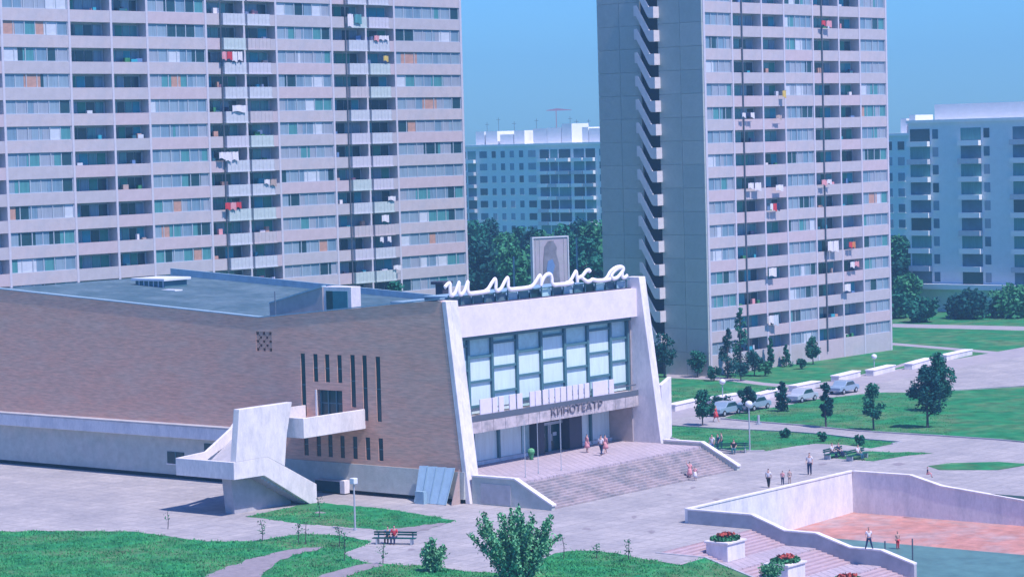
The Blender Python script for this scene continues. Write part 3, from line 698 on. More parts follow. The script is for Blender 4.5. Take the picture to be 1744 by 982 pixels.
q = P(292, 500, 14.9)-O; MB().box(q.dot(e1)-.5, q.dot(e1)+.5, q.dot(e2)-1, q.dot(e2)+1, 14.7, 15.3).build('roof_hatch', K['lampw'], C)
# rooftop sign
for i in range(17):
    x = 1.3+i*1.52
    MB().box(x, x+.08, 2.95, 3.05, 15.2, 16.35).build('sign_post', K['dframe'], C)
    if i < 16:
        mm = [K['coping'], K['shopteal'], K['dframe'], K['roof'], K['slit']][(i*7) % 5] if i > 3 else K['roof']
        MB().box(x+.1, x+1.46, 3.1, 3.16, 15.42, 16.2).build('sign_panel', mm, C)
MB().box(1.2, 26.0, 2.9, 3.0, 16.14, 16.24).build('sign_rail', K['dframe'], C)
MB().box(1.2, 26.0, 2.75, 3.3, 15.4, 15.48).build('sign_tray', K['textdark'], C)
def cat(pts, n=6):
    out = []; P_ = [pts[0]]+pts+[pts[-1]]
    for i in range(1, len(P_)-2):
        a, b, c, d = [Vector((p[0], 0, p[1])) for p in P_[i-1:i+3]]
        for k in range(n):
            t = k/n
            out.append(.5*((2*b)+(c-a)*t+(2*a-5*b+4*c-d)*t*t+(3*b-a-3*c+d)*t**3))
    out.append(Vector((pts[-1][0], 0, pts[-1][1]))); return out
G_ = {
 'sh': (.9, 3.1, [[(-.12,.72),(.0,.95),(.1,.98),(.10,.5),(.12,.1),(.2,.02),(.3,.2),(.42,.8),(.47,.98),(.45,.5),(.47,.1),(.55,.02),(.66,.2),(.78,.8),(.83,.98),(.81,.5),(.84,.12),(.95,.0),(1.1,.0),(1.4,0.02),(1.7,.05)]]),
 'i': (6.2, 3.1, [[(-.2,.05),(-.05,.25),(.12,.75),(.25,1.),(.28,.6),(.27,.15),(.36,.02),(.5,.2),(.66,.75),(.78,1.),(.80,.6),(.8,.2),(.9,.02),(1.1,.0),(1.5,.0),(1.8,.05)]]),
 'p': (12.1, 3.0, [[(-.2,.05),(-.05,.15),(.1,.5),(.28,.95),(.33,.6),(.33,.02)],[(.33,.1),(.42,.6),(.58,.95),(.76,.95),(.83,.6),(.84,.2),(.95,.02),(1.1,.02),(1.5,.0),(1.8,.05)]]),
 'k': (17.1, 2.9, [[(-.2,.05),(0,.2),(.18,.7),(.3,1.),(.34,.6),(.36,.02)],[(.38,.4),(.6,.55),(.8,.95),(.95,1.),(1.0,.85)],[(.55,.5),(.7,.2),(.85,.02),(1.0,.05),(1.1,.15),(1.35,.02),(1.7,.0),(2.0,.05)]]),
 'a': (22.4, 2.7, [[(-.15,.02),(.0,.2),(.2,.7),(.5,1.),(.8,1.02),(.92,.8),(.75,.4),(.55,.1),(.35,.05),(.25,.3),(.4,.7),(.7,.98),(.9,.9)],[(.88,.98),(.84,.5),(.85,.12),(.98,.05),(1.12,.2)]]),
}
for kk, (x0, w_, strokes) in G_.items():
    mb = MB()
    for st in strokes: mb.tube([(x0+p.x*w_, 2.7, 16.36+p.z*.97) for p in cat(st)], .18, 8, flat=.6)
    mb.build('letter', K['letter'], C, smooth=True)
# terrace, steps, cheeks
tb = MB().box(.05, 26.1, -4.3, 5.6, 0, 1.9).build('terrace', K['terr'], C)
nst = 11
for i in range(nst):
    MB().box(.45, 26.0, -4.3-.30*(i+1), -4.3-.30*i, 0, 1.9-1.9/(nst+1)*(i+1)).build('step', K['step'], C, bev=.015)
for x0 in (-.02, 26.0):
    ck = MB().prism([(.0 if x0 < 1 else -.3,0),(-7.9,0),(-7.9,.35),(-4.3,2.15),(.0 if x0 < 1 else -.3,2.15)], x0, x0+.42).build('stair_cheek', K['plinth'], C)
    MB().prism([(-.02 if x0 < 1 else -.3,2.15),(-4.3,2.15),(-8.0,.33),(-8.0,.45),(-4.3,2.28),(-.02 if x0 < 1 else -.3,2.28)], x0-.06, x0+.48).build('cheek_coping', K['white'], ck)
MB().box(-.06, -.022, -3.9, -.9, .1, 1.7).build('dark_stain_panel', K['conc'], C)
# side balcony and outside stair
MB().box(-7.7, -.62, 10.55, 10.8, 5.5, 7.1).build('walkway_parapet', K['white'], C, bev=.03)
MB().box(-7.95, -7.7, 10.55, 17.6, 5.5, 7.1).build('walkway_end_parapet', K['white'], C, bev=.03)
MB().box(-7.7, -.3, 10.8, 17.4, 5.5, 5.72).build('walkway_floor', K['conc'], C)
MB().box(-7.7, -.35, 17.4, 17.6, 5.5, 7.1).build('walkway_parapet', K['white'], C)
MB().prism([(-14.5,4.32),(-13.95,8.35),(-8.0,8.35),(-8.7,5.9),(-9.05,3.35),(-11.0,4.32)], 11.68, 12.3, 'y').build('stair_screen', K['white'], C, bev=.03)
MB().prism([(-14.5,2.95),(-14.5,4.315),(-11.0,4.315),(-9.05,3.345),(-5.45,1.5),(-5.45,.0),(-6.3,0.0),(-11.4,2.9)], 11.68, 11.95, 'y').build('stair_parapet', K['white'], C, bev=.03)
MB().prism([(-11.95,2.95),(-5.4,.0),(-5.4,1.4),(-11.0,4.2),(-11.95,4.2)], 14.25, 14.5, 'y').build('stair_parapet', K['white'], C)
MB().box(-14.75, -14.5, 11.68, 18.1, 2.95, 4.32).build('landing_parapet', K['white'], C, bev=.03)
MB().box(-14.5, -11.9, 11.95, 18.1, 2.95, 3.15).build('landing_floor', K['conc'], C)
MB().prism([(-14.5,4.32),(-11.6,4.45),(-8.7,6.0),(-7.95,6.7),(-7.95,5.4),(-9.2,4.75),(-11.3,3.9),(-12.5,3.3),(-12.6,2.96),(-14.5,2.96)], 17.85, 18.1, 'y').build('stair_parapet', K['white'], C, bev=.03)
MB().prism([(-12.0,3.0),(-7.75,5.5),(-7.75,5.72),(-12.0,3.2)], 14.5, 17.85, 'y').build('upper_flight', K['conc'], C)
for i in range(16):
    x1 = -5.6-.37*i; z1 = .19*(i+1)
    MB().box(x1-.37, x1, 11.95, 14.25, max(0, z1-.45), z1).build('step', K['conc'], C)
MB().prism([(-13.3,0),(-13.6,2.95),(-11.4,2.9),(-6.9,.3),(-6.9,0)], 13.2, 14.2, 'y').build('stair_pier', K['conc'], C)
MB().prism([(-9.3,0),(-9.3,5.5),(-7.9,5.5),(-7.9,0)], 14.5, 16.0, 'y').build('stair_pier', K['conc'], C)
# tin lean-to
TS = thing('tin_lean_to', 'pale blue sheet metal lean-to propped against the cinema plinth', 'lean-to', O, A51)
for i in range(4):
    t0 = 4.9-i*.93; b0 = 4.6-i*.83
    p0, p1, p2, p3 = (-.62, t0, 2.8), (-.62, t0-.91, 2.85), (-1.75, b0-.81, .03), (-1.75, b0, .03)
    mb = MB(); off = (.05, 0, .0)
    A_ = [p0, p1, p2, p3]; B_ = [(p[0]+.06, p[1], p[2]) for p in A_]
    mb.face(A_); mb.face(B_[::-1])
    for k in range(4): mb.face([A_[k], B_[k], B_[(k+1) % 4], A_[(k+1) % 4]])
    mb.build('sheet', K['tin'], TS)
    MB().tube([(-.66, t0-.92, 2.86), (-1.8, b0-.82, .05)], .035, 5).build('seam', K['coping'], TS)
MB().prism([(-.62,0),(-1.7,0),(-1.6,.3),(-.62,2.8)], .75, .8, 'y').build('side_board', K['c_tan'], TS)
MB().box(-2.2, -1.8, 3.2, 4.1, 0, 1.0).build('meter_box', K['coping'], TS)
# flagpoles on the terrace
def pole(name, label, cat_, base, h, r=.04, group=None, head=None):
    T = thing(name, label, cat_, base, A51, group)
    MB().tube([(0,0,0),(0,0,h)], [r*1.2, r], 7).build('post', K['pole'], T)
    MB().tube([(0,0,0),(0,0,.12)], r*2.5, 8).build('foot', K['pole'], T)
    if head == 'lamp':
        MB().box(-.22, .22, -.22, .22, h-.05, h+.4).build('lamp_head', K['lampw'], T, bev=.05)
    if head == 'ball':
        mb = MB(); mb.tube([(0,0,h),(0,0,h+.1),(0,0,h+.3),(0,0,h+.5),(0,0,h+.6)], [.08,.28,.36,.28,.08], 10); mb.build('lamp_head', K['lampw'], T, smooth=True)
    return T
for px, py, w_ in ((895,812,'left'),(917,806,'middle'),(956,800,'right')):
    pole('flagpole', '%s of three slender poles on the terrace before the entrance doors' % w_, 'flagpole', P(px, py, 1.905), 4.6, .024, 'slender poles on the cinema terrace')
u = thing('flower_urn', 'small green urn by the dark pillar at the cinema entrance', 'urn', P(905,782,1.905), 0)
MB().tube([(0,0,0),(0,0,.15),(0,0,.5),(0,0,.65),(0,0,.7)], [.2,.15,.26,.32,.3], 12).build('bowl', K['bin'], u, smooth=True)
MB().tube([(0,0,.66),(0,0,.85),(0,0,.95)], [.3,.26,.1], 9).build('plants', K['leaf_d'], u)

# hoarding behind the cinema
HB = thing('hoarding', 'large pale hoarding with a dark standing figure rising behind the script sign', 'hoarding', at_depth(938, 286), R(30))
MB().box(-2.35, 2.35, -.15, .15, 7.5, 17.5).build('panel', K['hoard'], HB)
for x in (-2.4, 2.25): MB().box(x, x+.15, -.25, .25, 0, 17.5).build('post', K['balc'], HB)
MB().box(-2.4, 2.4, -.25, .25, 17.5, 17.65).build('top_rail', K['balc'], HB)
MB().prism([(-1.0,7.6),(-1.0,13.5),(-.95,15.2),(-.75,16.6),(-.3,17.15),(.4,17.15),(.8,16.4),(.75,15.6),(1.05,14.6),(1.1,13),(1.4,10.5),(1.6,7.6)], -.22, -.17, 'y').build('figure_panel', K['figure'], HB)
MB().prism([(-.5,13.0),(.1,13.2),(.5,14.3),(.2,15.1),(-.4,14.9),(-.6,14)], -.25, -.22, 'y').build('figure_detail', K['c_blue'], HB)
for x in (-2.0,-1.45,1.75): MB().box(x, x+.05, -.2, -.16, 7.6, 17.4).build('seam', K['conc'], HB)
pole('lamp_post', 'tall thin post just right of the hoarding', 'lamp post', at_depth(984, 335), 15.5, .12)
pole('lamp_post', 'tall thin post left of the hoarding before the dark trees', 'lamp post', at_depth(876, 330), 13.5, .12)

# ------------------------------------------------------------------ sunken pool and stairs
PO = thing('sunken_pool', 'sunken basin with white walls, red floor and dark water', 'pool', O, A51)
MB().box(-.3, 23.45, -20.9, -20.55, -2.7, 1.0).build('back_wall', K['white'], PO)
MB().prism([(-20.9,-2.7),(-20.9,1.0),(-26.2,1.0),(-29.0,.3),(-45,-1.2),(-60,-1.5),(-60,-2.7)], 23.2, 23.55).build('side_wall', K['white'], PO)
NWp = [(-20.9,-2.7),(-20.9,1.0),(-26.5,1.0),(-29.3,.05),(-31.9,.05),(-34.7,-.75),(-37.2,-.75),(-39.8,-1.5),(-39.8,-2.7)]
MB().prism(NWp, -.45, -.1).build('stair_wall', K['conc'], PO)
top = NWp[1:-1]
MB().prism(top+[(a, b+.1) for a, b in reversed(top)], -.52, -.03).build('wall_coping', K['white'], PO)
MB().box(-.3, 23.5, -20.95, -20.5, 1.003, 1.1).build('wall_coping', K['white'], PO)
t2 = [(-20.9,1.0),(-26.2,1.0),(-29.0,.3),(-45,-1.2),(-60,-1.5)]
MB().prism(t2+[(a, b+.1) for a, b in reversed(t2)], 23.13, 23.62).build('wall_coping', K['white'], PO)
MB().prism([(11.5,-2.75),(13.2,-2.45),(23.2,-2.3),(23.2,-2.8),(11.5,-2.8)], -60, -20.9, 'y').build('pool_floor', K['redfloor'], PO)
MB().box(-.1, 13.4, -60, -20.9, -2.8, -2.56).build('water', K['water'], PO)
for (a, b, h) in ((6.5,-33.5,1.3),(6.8,-35.6,1.6)): MB().tube([(a, b, -2.6), (a, b, -2.6+h)], .06, 6).build('fountain_pipe', K['pipe'], PO)
ST_ = thing('descending_stairs', 'reddish flights of steps going down beside the basin wall', 'stairs', O, A51)
def flight(t0, t1, z0, z1, n):
    for i in range(n):
        a = t0+(t1-t0)*i/n; b = t0+(t1-t0)*(i+1)/n
        MB().box(-12.28, -.46, b, a, -2.85, z0+(z1-z0)*(i+1)/(n+1)).build('step', K['redstep'], ST_)
MB().box(-12.28, -.46, -26.52, -26.3, -2.85, -.004).build('top_riser', K['redstep'], ST_)
flight(-26.52, -29.3, 0, -.95, 7); MB().box(-12.28, -.46, -31.9, -29.3, -2.85, -.95).build('landing', K['terr'], ST_)
flight(-31.9, -34.7, -.95, -1.8, 6); MB().box(-12.28, -.46, -37.2, -34.7, -2.85, -1.8).build('landing', K['terr'], ST_)
flight(-37.2, -39.8, -1.8, -2.6, 6); MB().box(-12.28, 23.2, -70, -39.8, -2.85, -2.6).build('landing', K['terr'], ST_)
MB().prism([(-26.4,0.05),(-30.5,.05),(-40,-2.5),(-70,-2.5),(-70,-2.8),(-26.4,-2.8)], -12.5, -12.28).build('retaining_wall', K['conc'], ST_)
gb = MB()
gb.face([ST(-60,-30.5,0), ST(-60,-40,-2.6), ST(-12.5,-40,-2.6), ST(-12.5,-30.5,0)]); gb.face([ST(-60,-40,-2.6), ST(-60,-70,-2.6), ST(-12.5,-70,-2.6), ST(-12.5,-40,-2.6)])
struct(gb.build('grass_bank', K['grass']))
LEAFQ = {}
def planter(px, py, z, label):
    c0 = P(px, py, z)
    T = thing('planter', label, 'planter', c0+e1*1.15+e2*.95, A51, 'white flower planters on the stairs')
    MB().box(-1.1, 1.1, -.9, .9, 0, 1.2).box(-1.2, 1.2, -1.0, 1.0, 1.2, 1.36).build('planter_box', K['white'], T, bev=.03)
    r = random.Random(int(px))
    for nm, m, n in (('foliage', K['leaf_c'], 420), ('flowers', K['flower'], 90)):
        mb = MB()
        for i in range(n):
            a = r.uniform(0, 6.28); q = math.sqrt(r.random())*(1. if nm == 'foliage' else .62)
            c = Vector((q*1.15*math.cos(a), q*.95*math.sin(a), 1.36+r.uniform(0,.22)+(.16 if nm == 'flowers' else 0)+.12*(1-q)))
            u = Vector((r.uniform(-1,1), r.uniform(-1,1), r.uniform(-.3,1))).normalized()*.10; v = u.cross(Vector((r.uniform(-1,1), r.uniform(-1,1), r.uniform(-1,1)))).normalized()*.08
            mb.face([c-u-v, c+u-v, c+u+v, c-u+v])
        mb.build(nm, m, T)
planter(1240, 957, -.95, 'white box planter with red flowers on the uppermost stair landing')
planter(1343, 996, -1.8, 'white box planter with red flowers halfway down the stairs')
planter(1450, 1030, -2.6, 'white box planter of red flowers lowest on the stairs, cut by the frame')

# low white walls by the road
for i, (a, b) in enumerate((((1143,700),(1187,690)),((1205,689),(1258,680)),((1287,682),(1327,672)),((1350,667),(1390,659)),((1422,650),(1459,641)),((1481,640),(1518,631)),((1547,629),(1582,619)),((1606,614),(1650,604)))):
    pa, pb = P(*a), P(*b); mid = (pa+pb)/2; L_ = (pb-pa).length/2
    T = thing('low_wall', '%s low white roadside wall counted from the cinema' % ORD[i], 'low wall', mid, math.atan2(pb.y-pa.y, pb.x-pa.x), 'low white walls along the road')
    MB().box(-L_, L_, -.5, .5, 0, .62).build('wall_block', K['white'], T, bev=.03)
    MB().box(-L_-.05, L_+.05, -.57, .57, .62, .74).build('coping', K['letter'], T, bev=.02)

# ------------------------------------------------------------------ vegetation
def leafcloud(r, n, shape, size, up=.3):
    mb = MB()
    for i in range(n):
        c = shape(r)
        u = Vector((r.uniform(-1,1), r.uniform(-1,1), r.uniform(-up,1))).normalized()
        v = u.cross(Vector((r.uniform(-1,1), r.uniform(-1,1), r.uniform(-1,1)))).normalized()
        sz = size*r.uniform(.6, 1.3); u *= sz; v *= sz*.6
        mb.face([c-u, c-v*.9+u*.1, c+u, c+v])
    return mb
def crown_shape(kind, h, w_, seed):
    r0 = random.Random(seed)
    cl = []
    z0 = h*.22
    n = {'round': 26, 'poplar': 22, 'cone': 18, 'bush': 14, 'big': 44}[kind]
    for i in range(n):
        f = (i+.5)/n
        if kind in ('round', 'big'):
            a = r0.uniform(0, 6.28); zz = r0.random(); prof_ = math.sin(math.pi*min(1, .12+zz*.86))**.6
            q = w_/2*prof_*r0.uniform(.25, .85); cl.append((q*math.cos(a), q*math.sin(a), z0+(h-z0)*(.08+.84*zz), w_*r0.uniform(.12,.22)))
        elif kind == 'poplar':
            a = r0.uniform(0, 6.28); q = w_/2*.55*math.sin(math.pi*(.15+.8*f)); z0 = h*.06
            cl.append((q*math.cos(a), q*math.sin(a), z0+(h-z0)*f*.95, w_*.3*(1.15-f*.8)))
        elif kind == 'cone':
            a = r0.uniform(0, 6.28); q = w_/2*(1-f)*.8; z0 = h*.1
            cl.append((q*math.cos(a), q*math.sin(a), z0+(h-z0)*f*.95, w_*.24*(1.15-f)))
        else:
            a = r0.uniform(0, 6.28); q = w_/2*math.sqrt(r0.random())*.8
            cl.append((q*math.cos(a), q*math.sin(a), h*r0.uniform(.25,.8), w_*r0.uniform(.14,.24)))
    def f_(r):
        c = r.choice(cl)
        while True:
            d = Vector((r.uniform(-1,1), r.uniform(-1,1), r.uniform(-1,1)))
            if .25 < d.length < 1: break
        return Vector(c[:3])+d*c[3]*Vector((1,1,1)).length/1.73
    return f_, cl
_tm = {}
def tree_meshes(kind, h, w_, seed, m, n, leaf):
    key = (kind, h, w_, seed, m.name)
    if key in _tm: return _tm[key]
    f_, cl = crown_shape(kind, h, w_, seed); r = random.Random(seed)
    cr = leafcloud(r, n, f_, leaf).mesh('crown', m)
    mb = MB(); tr = max(.06, h*.018)
    mb.tube([(0,0,-.1),(.02*h*r.uniform(-1,1),.02*h*r.uniform(-1,1),h*.45),(0,0,h*.85)], [tr*1.3, tr*.8, tr*.2], 7)
    for c in cl[::3]:
        zz = min(c[2]*.7, h*.6); mb.tube([(0,0,zz*.8), (c[0]*.5, c[1]*.5, (zz*.8+c[2])/2+.02*h), c[:3]], [tr*.5, tr*.3, tr*.12], 5)
    tk = mb.mesh('trunk', K['trunk'])
    _tm[key] = (cr, tk); return _tm[key]
def tree(name, label, loc, kind, h, w_, seed, m='leaf_a', n=1500, leaf=.28, group=None, cat_='tree', rz=None):
    T = thing(name, label, cat_, loc, rz if rz is not None else rnd.uniform(0, 6.28), group)
    a, b = tree_meshes(kind, h, w_, seed, K[m], n, leaf)
    link('crown', a, T); link('trunk', b, T)
    return T
def hpx(y0, y1, base): return (y1-y0)/F_PX*base.y
# right-hand side trees, by the picture point where they stand
for (px, py, top_, wpx, kind, m, label) in [
 (1132,642,566,44,'round','leaf_b','dense dark tree between the right pylon and the tower stair'),
 (1188,642,597,40,'round','leaf_a','small spreading tree before the foot of the blank end wall'),
 (1240,644,556,32,'poplar','leaf_b','narrow dark poplar at the near corner of the right tower'),
 (1262,640,518,30,'poplar','leaf_a','tallest thin poplar against the right tower'),
 (1285,640,596,36,'round','leaf_b','bushy dark tree at the foot of the tallest poplar'),
 (1339,624,585,20,'cone','leaf_a','narrow conical tree before the middle of the right tower'),
 (1312,628,572,14,'poplar','leaf_a','very thin sapling tree against the right tower wall'),
 (1385,620,573,28,'round','leaf_a','rounded tree beside the white ground floor of the right tower'),
 (1407,598,580,16,'bush','leaf_a','low shrub right of the rounded tree by the tower'),
 (1453,597,573,20,'round','leaf_a','small tree before the tower, between the two bright bays'),
 (1488,588,562,24,'round','leaf_a','small tree near the far corner of the right tower'),
 (1273,704,648,32,'round','leaf_b','dark round street tree before the second low white wall'),
 (1333,700,648,24,'poplar','leaf_b','slim street tree before the cars, right of the dark round one'),
 (1407,728,649,26,'round','leaf_b','young lawn tree with a thin trunk, third in the row'),
 (1488,732,652,40,'round','leaf_a','young lawn tree with a wide fan crown on a thin trunk'),
 (1580,728,622,60,'big','leaf_b','big dark tree at the right of the large lawn'),
 (1600,700,600,54,'big','leaf_a','tall tree standing behind the big dark lawn tree'),
 (1197,724,664,42,'round','leaf_a','loose tree by the corner of the road near the cinema'),
 (1338,745,728,16,'bush','leaf_a','little round shrub on the lawn, leftmost of three'),
 (1401,752,733,16,'bush','leaf_a','little round shrub on the lawn, middle of three'),
 (1463,758,738,16,'bush','leaf_a','little round shrub on the lawn, rightmost of three'),
 (1216,648,622,26,'bush','leaf_a','low bush at the near corner of the right tower'),
 (1262,648,612,34,'bush','leaf_b','dense bush between the two tower poplars'),
 (1303,640,612,26,'bush','leaf_c','light bush by the tower wall right of the poplars'),
 (1365,628,606,20,'bush','leaf_a','low bush left of the rounded tree by the tower'),
 (1230,690,676,36,'bush','leaf_b','flat dark hedge behind the first white roadside walls'),
 (1310,675,660,30,'bush','leaf_a','flat hedge behind the third white roadside wall')]:
    b = P(px, py); sc = b.y/F_PX; h = (py-top_)*sc; w_ = wpx*sc
    n = {'big': 3600, 'round': 1500, 'poplar': 1300, 'cone': 900, 'bush': 600}[kind]
    tree('shrub' if kind == 'bush' else 'tree', label, b, kind, h, w_, int(px), m, n, max(.16, w_*.045), cat_='shrub' if kind == 'bush' else 'tree')
# background belt between the towers and right gap
belt = [(808,430,378,66),(836,440,374,60),(862,410,395,60),(890,440,388,50),(905,425,385,40),(930,405,392,50),(960,415,382,60),(985,435,374,58),(1010,410,376,56),(1036,430,374,60),(820,390,410,60),(875,385,420,60),(1000,390,405,60),(950,395,430,60),
        (1530,430,402,44),(1548,425,410,40),(1522,400,440,40),(1545,395,470,46),(1530,385,505,44),(1620,400,500,60),(1680,410,480,80),(1572,375,512,40),(1652,380,505,60),(1725,380,495,70)]
bl = ['far crown touching the left tower edge','tall far tree second from the left tower','lower far tree behind the left thin post','far tree rising left of the hoarding','far tree just behind the left hoarding edge','low far tree hidden behind the hoarding','far tree behind the right part of the hoarding','tallest far tree right of the hoarding','far tree right of the thin right post','far crown touching the blank end wall','nearer low tree by the left tower edge','nearer low tree behind the thin left post','nearer low tree behind the right thin post','nearer low tree behind the hoarding foot',
      'tree top before the pale blue block','tree top between the pale blue block and balconied block','mid height tree below the pale blue block','tree before the balconied block corner','lowest tree in the gap by the right tower','tree before the balconied block shops','tree farther right before the balconied block','low tree at the foot of the balconied block, nearest the right tower','low tree under the middle of the balconied block','rightmost low tree under the balconied block']
for i, (px, D, ty, wpx) in enumerate(belt):
    h = CAM_H-(ty-(241-.027*(px-872)))/F_PX*D; w_ = wpx*D/F_PX*1.25
    tree('tree', bl[i], at_depth(px, D), 'big', h, w_*1.1, 100+i, ['leaf_a','leaf_b','leaf_c'][i % 3], 2600, .42, 'trees far behind between the buildings')
tr_ = at_depth(672, 262); tree('tree', 'single round treetop showing over the cinema roof', tr_, 'round', 14.9, 3.0, 77, 'leaf_a', 1800, .2)
# foreground bush with upright leafy branches
def branch_bush(name, label, base, h, w_, nb, seed, m='leaf_d', leaf=.13, per=170):
    T = thing(name, label, 'bush', base, 0); r = random.Random(seed); st = MB(); lf = MB(); lf2 = MB()
    for i in range(nb):
        a = r.uniform(0, 6.28); q = math.sqrt(r.random()); top_ = Vector((q*math.cos(a)*w_/2, q*math.sin(a)*w_/2*.8, h*r.uniform(.6, 1)*(1-.22*q)))
        p0 = Vector((top_.x*.25, top_.y*.25, 0)); mid = (p0*.4+top_*.6)*1.0; mid.x *= .75; mid.z *= .9
        st.tube([p0, mid, top_], [.05, .03, .01], 5)
        for k in range(per):
            t = .22+.78*r.random()**.8
            c = p0.lerp(mid, t*2) if t < .5 else mid.lerp(top_, t*2-1)
            spread = .34*(1.15-t)+.10
            c = c+Vector((r.gauss(0,1), r.gauss(0,1), r.gauss(0,1)))*spread*.62
            u = Vector((r.uniform(-1,1), r.uniform(-1,1), r.uniform(.0,1.3))).normalized()*leaf*r.uniform(.7,1.3); v = u.cross(Vector((r.uniform(-1,1), r.uniform(-1,1), r.uniform(-1,1)))).normalized()*leaf*.5
            (lf if r.random() < .6 else lf2).face([c-u, c-v, c+u, c+v])
    st.build('branches', K['trunk'], T); lf.build('leaves', K[m], T); lf2.build('leaves', K['leaf_c'], T)
branch_bush('bush', 'large loose bush with upright branches in the bottom foreground', P(880,996), 5.6, 6.0, 46, 5, per=230)
branch_bush('bush', 'small compact bush in the foreground, left of the large loose one', P(738,972), 2.3, 1.7, 16, 8, per=160)
branch_bush('bush', 'low leafy bush behind the second planter at the lower edge', P(1313,985), 1.1, 1.5, 10, 9, per=120, leaf=.1)
# saplings with stakes in the grass
for i, (px, py, ty, label) in enumerate([(447,921,884,'thin sapling on the left plaza edge'),(508,924,890,'thin sapling before the left lawn tip'),(520,926,888,'leaning sapling beside the one before the left lawn tip'),(578,930,895,'bent sapling on the foreground grass'),(587,955,905,'sapling at the tip of the foreground path'),(652,960,925,'bare stake just below the bench'),(960,950,910,'sapling right of the large bush'),(1016,950,925,'small sapling on the foreground grass edge'),(1070,955,916,'dark bare stake left of the stairs'),(544,880,846,'thin sapling in the oval lawn near the stair foot'),(286,900,870,'thin sapling by the left dirt patch')]):
    b = P(px, py); h = hpx(ty, py, b); T = thing('sapling', label, 'sapling', b, 0, 'saplings in the foreground')
    MB().tube([(0,0,0),(.05,0,h*.5),(.1*(i % 3-1),0,h)], [.035,.03,.02], 5).build('stem', K['trunk'], T)
    r = random.Random(i)
    leafcloud(r, 60 if i % 4 != 2 else 14, lambda r: Vector((r.gauss(0,.16), r.gauss(0,.16), h*r.uniform(.35,1))), .08).build('leaves', K['leaf_c'], T)
# ragged grass tufts (uncountable) over the foreground and lawns
def inside(p, poly):
    c = False; j = len(poly)-1
    for i in range(len(poly)):
        if (poly[i][1] > p[1]) != (poly[j][1] > p[1]) and p[0] < (poly[j][0]-poly[i][0])*(p[1]-poly[i][1])/(poly[j][1]-poly[i][1])+poly[i][0]: c = not c
        j = i
    return c
r = random.Random(2); tf = MB()
plp = [tuple(v) for v in pl]; lp = [[tuple(v) for v in px2(l)] for l in lawns]; dp = [[tuple(v) for v in px2(l)] for l in dirts]
cnt = 0
regions = [((160,1250),(865,995),16000,.14),((1130,1620),(660,790),7000,.10)]
for (xa, xb), (ya, yb), n, hh in regions:
    for i in range(n):
        q = P(r.uniform(xa-200 if xa < 300 else xa, xb), r.uniform(ya, yb)); p = (q.x, q.y)
        g = (not inside(p, plp)) or any(inside(p, l) for l in lp)
        if not g or any(inside(p, l) for l in dp): continue
        rel = q-O; s, t = rel.dot(e1), rel.dot(e2)
        if s > -12.6 and t < -20 and t > -72 and s < 24: continue
        if t < -30.5 and t > -70 and s > -60: q.z = -2.6*min(1, (-30.5-t)/9.5)
        hgt = hh*r.uniform(.4, 1.2)
        for k in range(4):
            a = r.uniform(0, 6.28); d = Vector((math.cos(a), math.sin(a), 0))*.045; o2 = Vector((r.uniform(-.3,.3), r.uniform(-.3,.3), 0))
            tf.face([q+o2-d, q+o2+d, q+o2+d*.4+Vector((r.uniform(-.1,.1), r.uniform(-.1,.1), hgt))])
tb_ = tf.build('grass_tufts', K['blade']); tag(tb_, 'rough green grass growing over the lawns and foreground', 'grass'); stuff(tb_)

# ------------------------------------------------------------------ street furniture, cars
pole('lamp_post', 'white box lamp on a thin post in the foreground by the oval lawn', 'lamp post', P(605,902), 3.5, .06, head='lamp')
pole('lamp_post', 'pale thin lamp post at the plaza edge near the seated people', 'lamp post', P(1277,768), 4.0, .06, head='ball')
pole('lamp_post', 'ball lamp on a short post in the lawn behind the first white walls', 'lamp post', P(1231,686), 2.0, .05, head='ball')
pole('lamp_post', 'ball lamp on a post in the lawn before the right tower', 'lamp post', P(1489,634), 1.6, .05, head='ball')
pole('lamp_post', 'short white bollard-like post by the path across the lawns', 'post', P(1292,722), .9, .12)
def bench(px, py, rz, label, L_=1.6):
    T = thing('bench', label, 'bench', P(px, py), rz, 'benches on the plaza')
    for k in range(3): MB().box(-L_, L_, -.25+.18*k, -.11+.18*k, .42, .47).build('seat_slat', K['leaf_b'], T)
    for k in range(2): MB().box(-L_, L_, .27, .31, .6+.17*k, .72+.17*k).build('back_slat', K['leaf_b'], T)
    for x in (-L_*.8, L_*.8): MB().box(x-.05, x+.05, -.25, .3, 0, .42).box(x-.05, x+.05, .31, .36, .0, .9).build('leg', K['pole'], T)
bench(672,926,R(-14),'dark green bench under the person in red'); bench(1423,779,A51,'bench with two seated people at the small lawn'); bench(1461,782,A51,'bench with one seated person at the small lawn'); bench(1245,771,A51-.9,'bench on the lawn edge near the stair cheek')
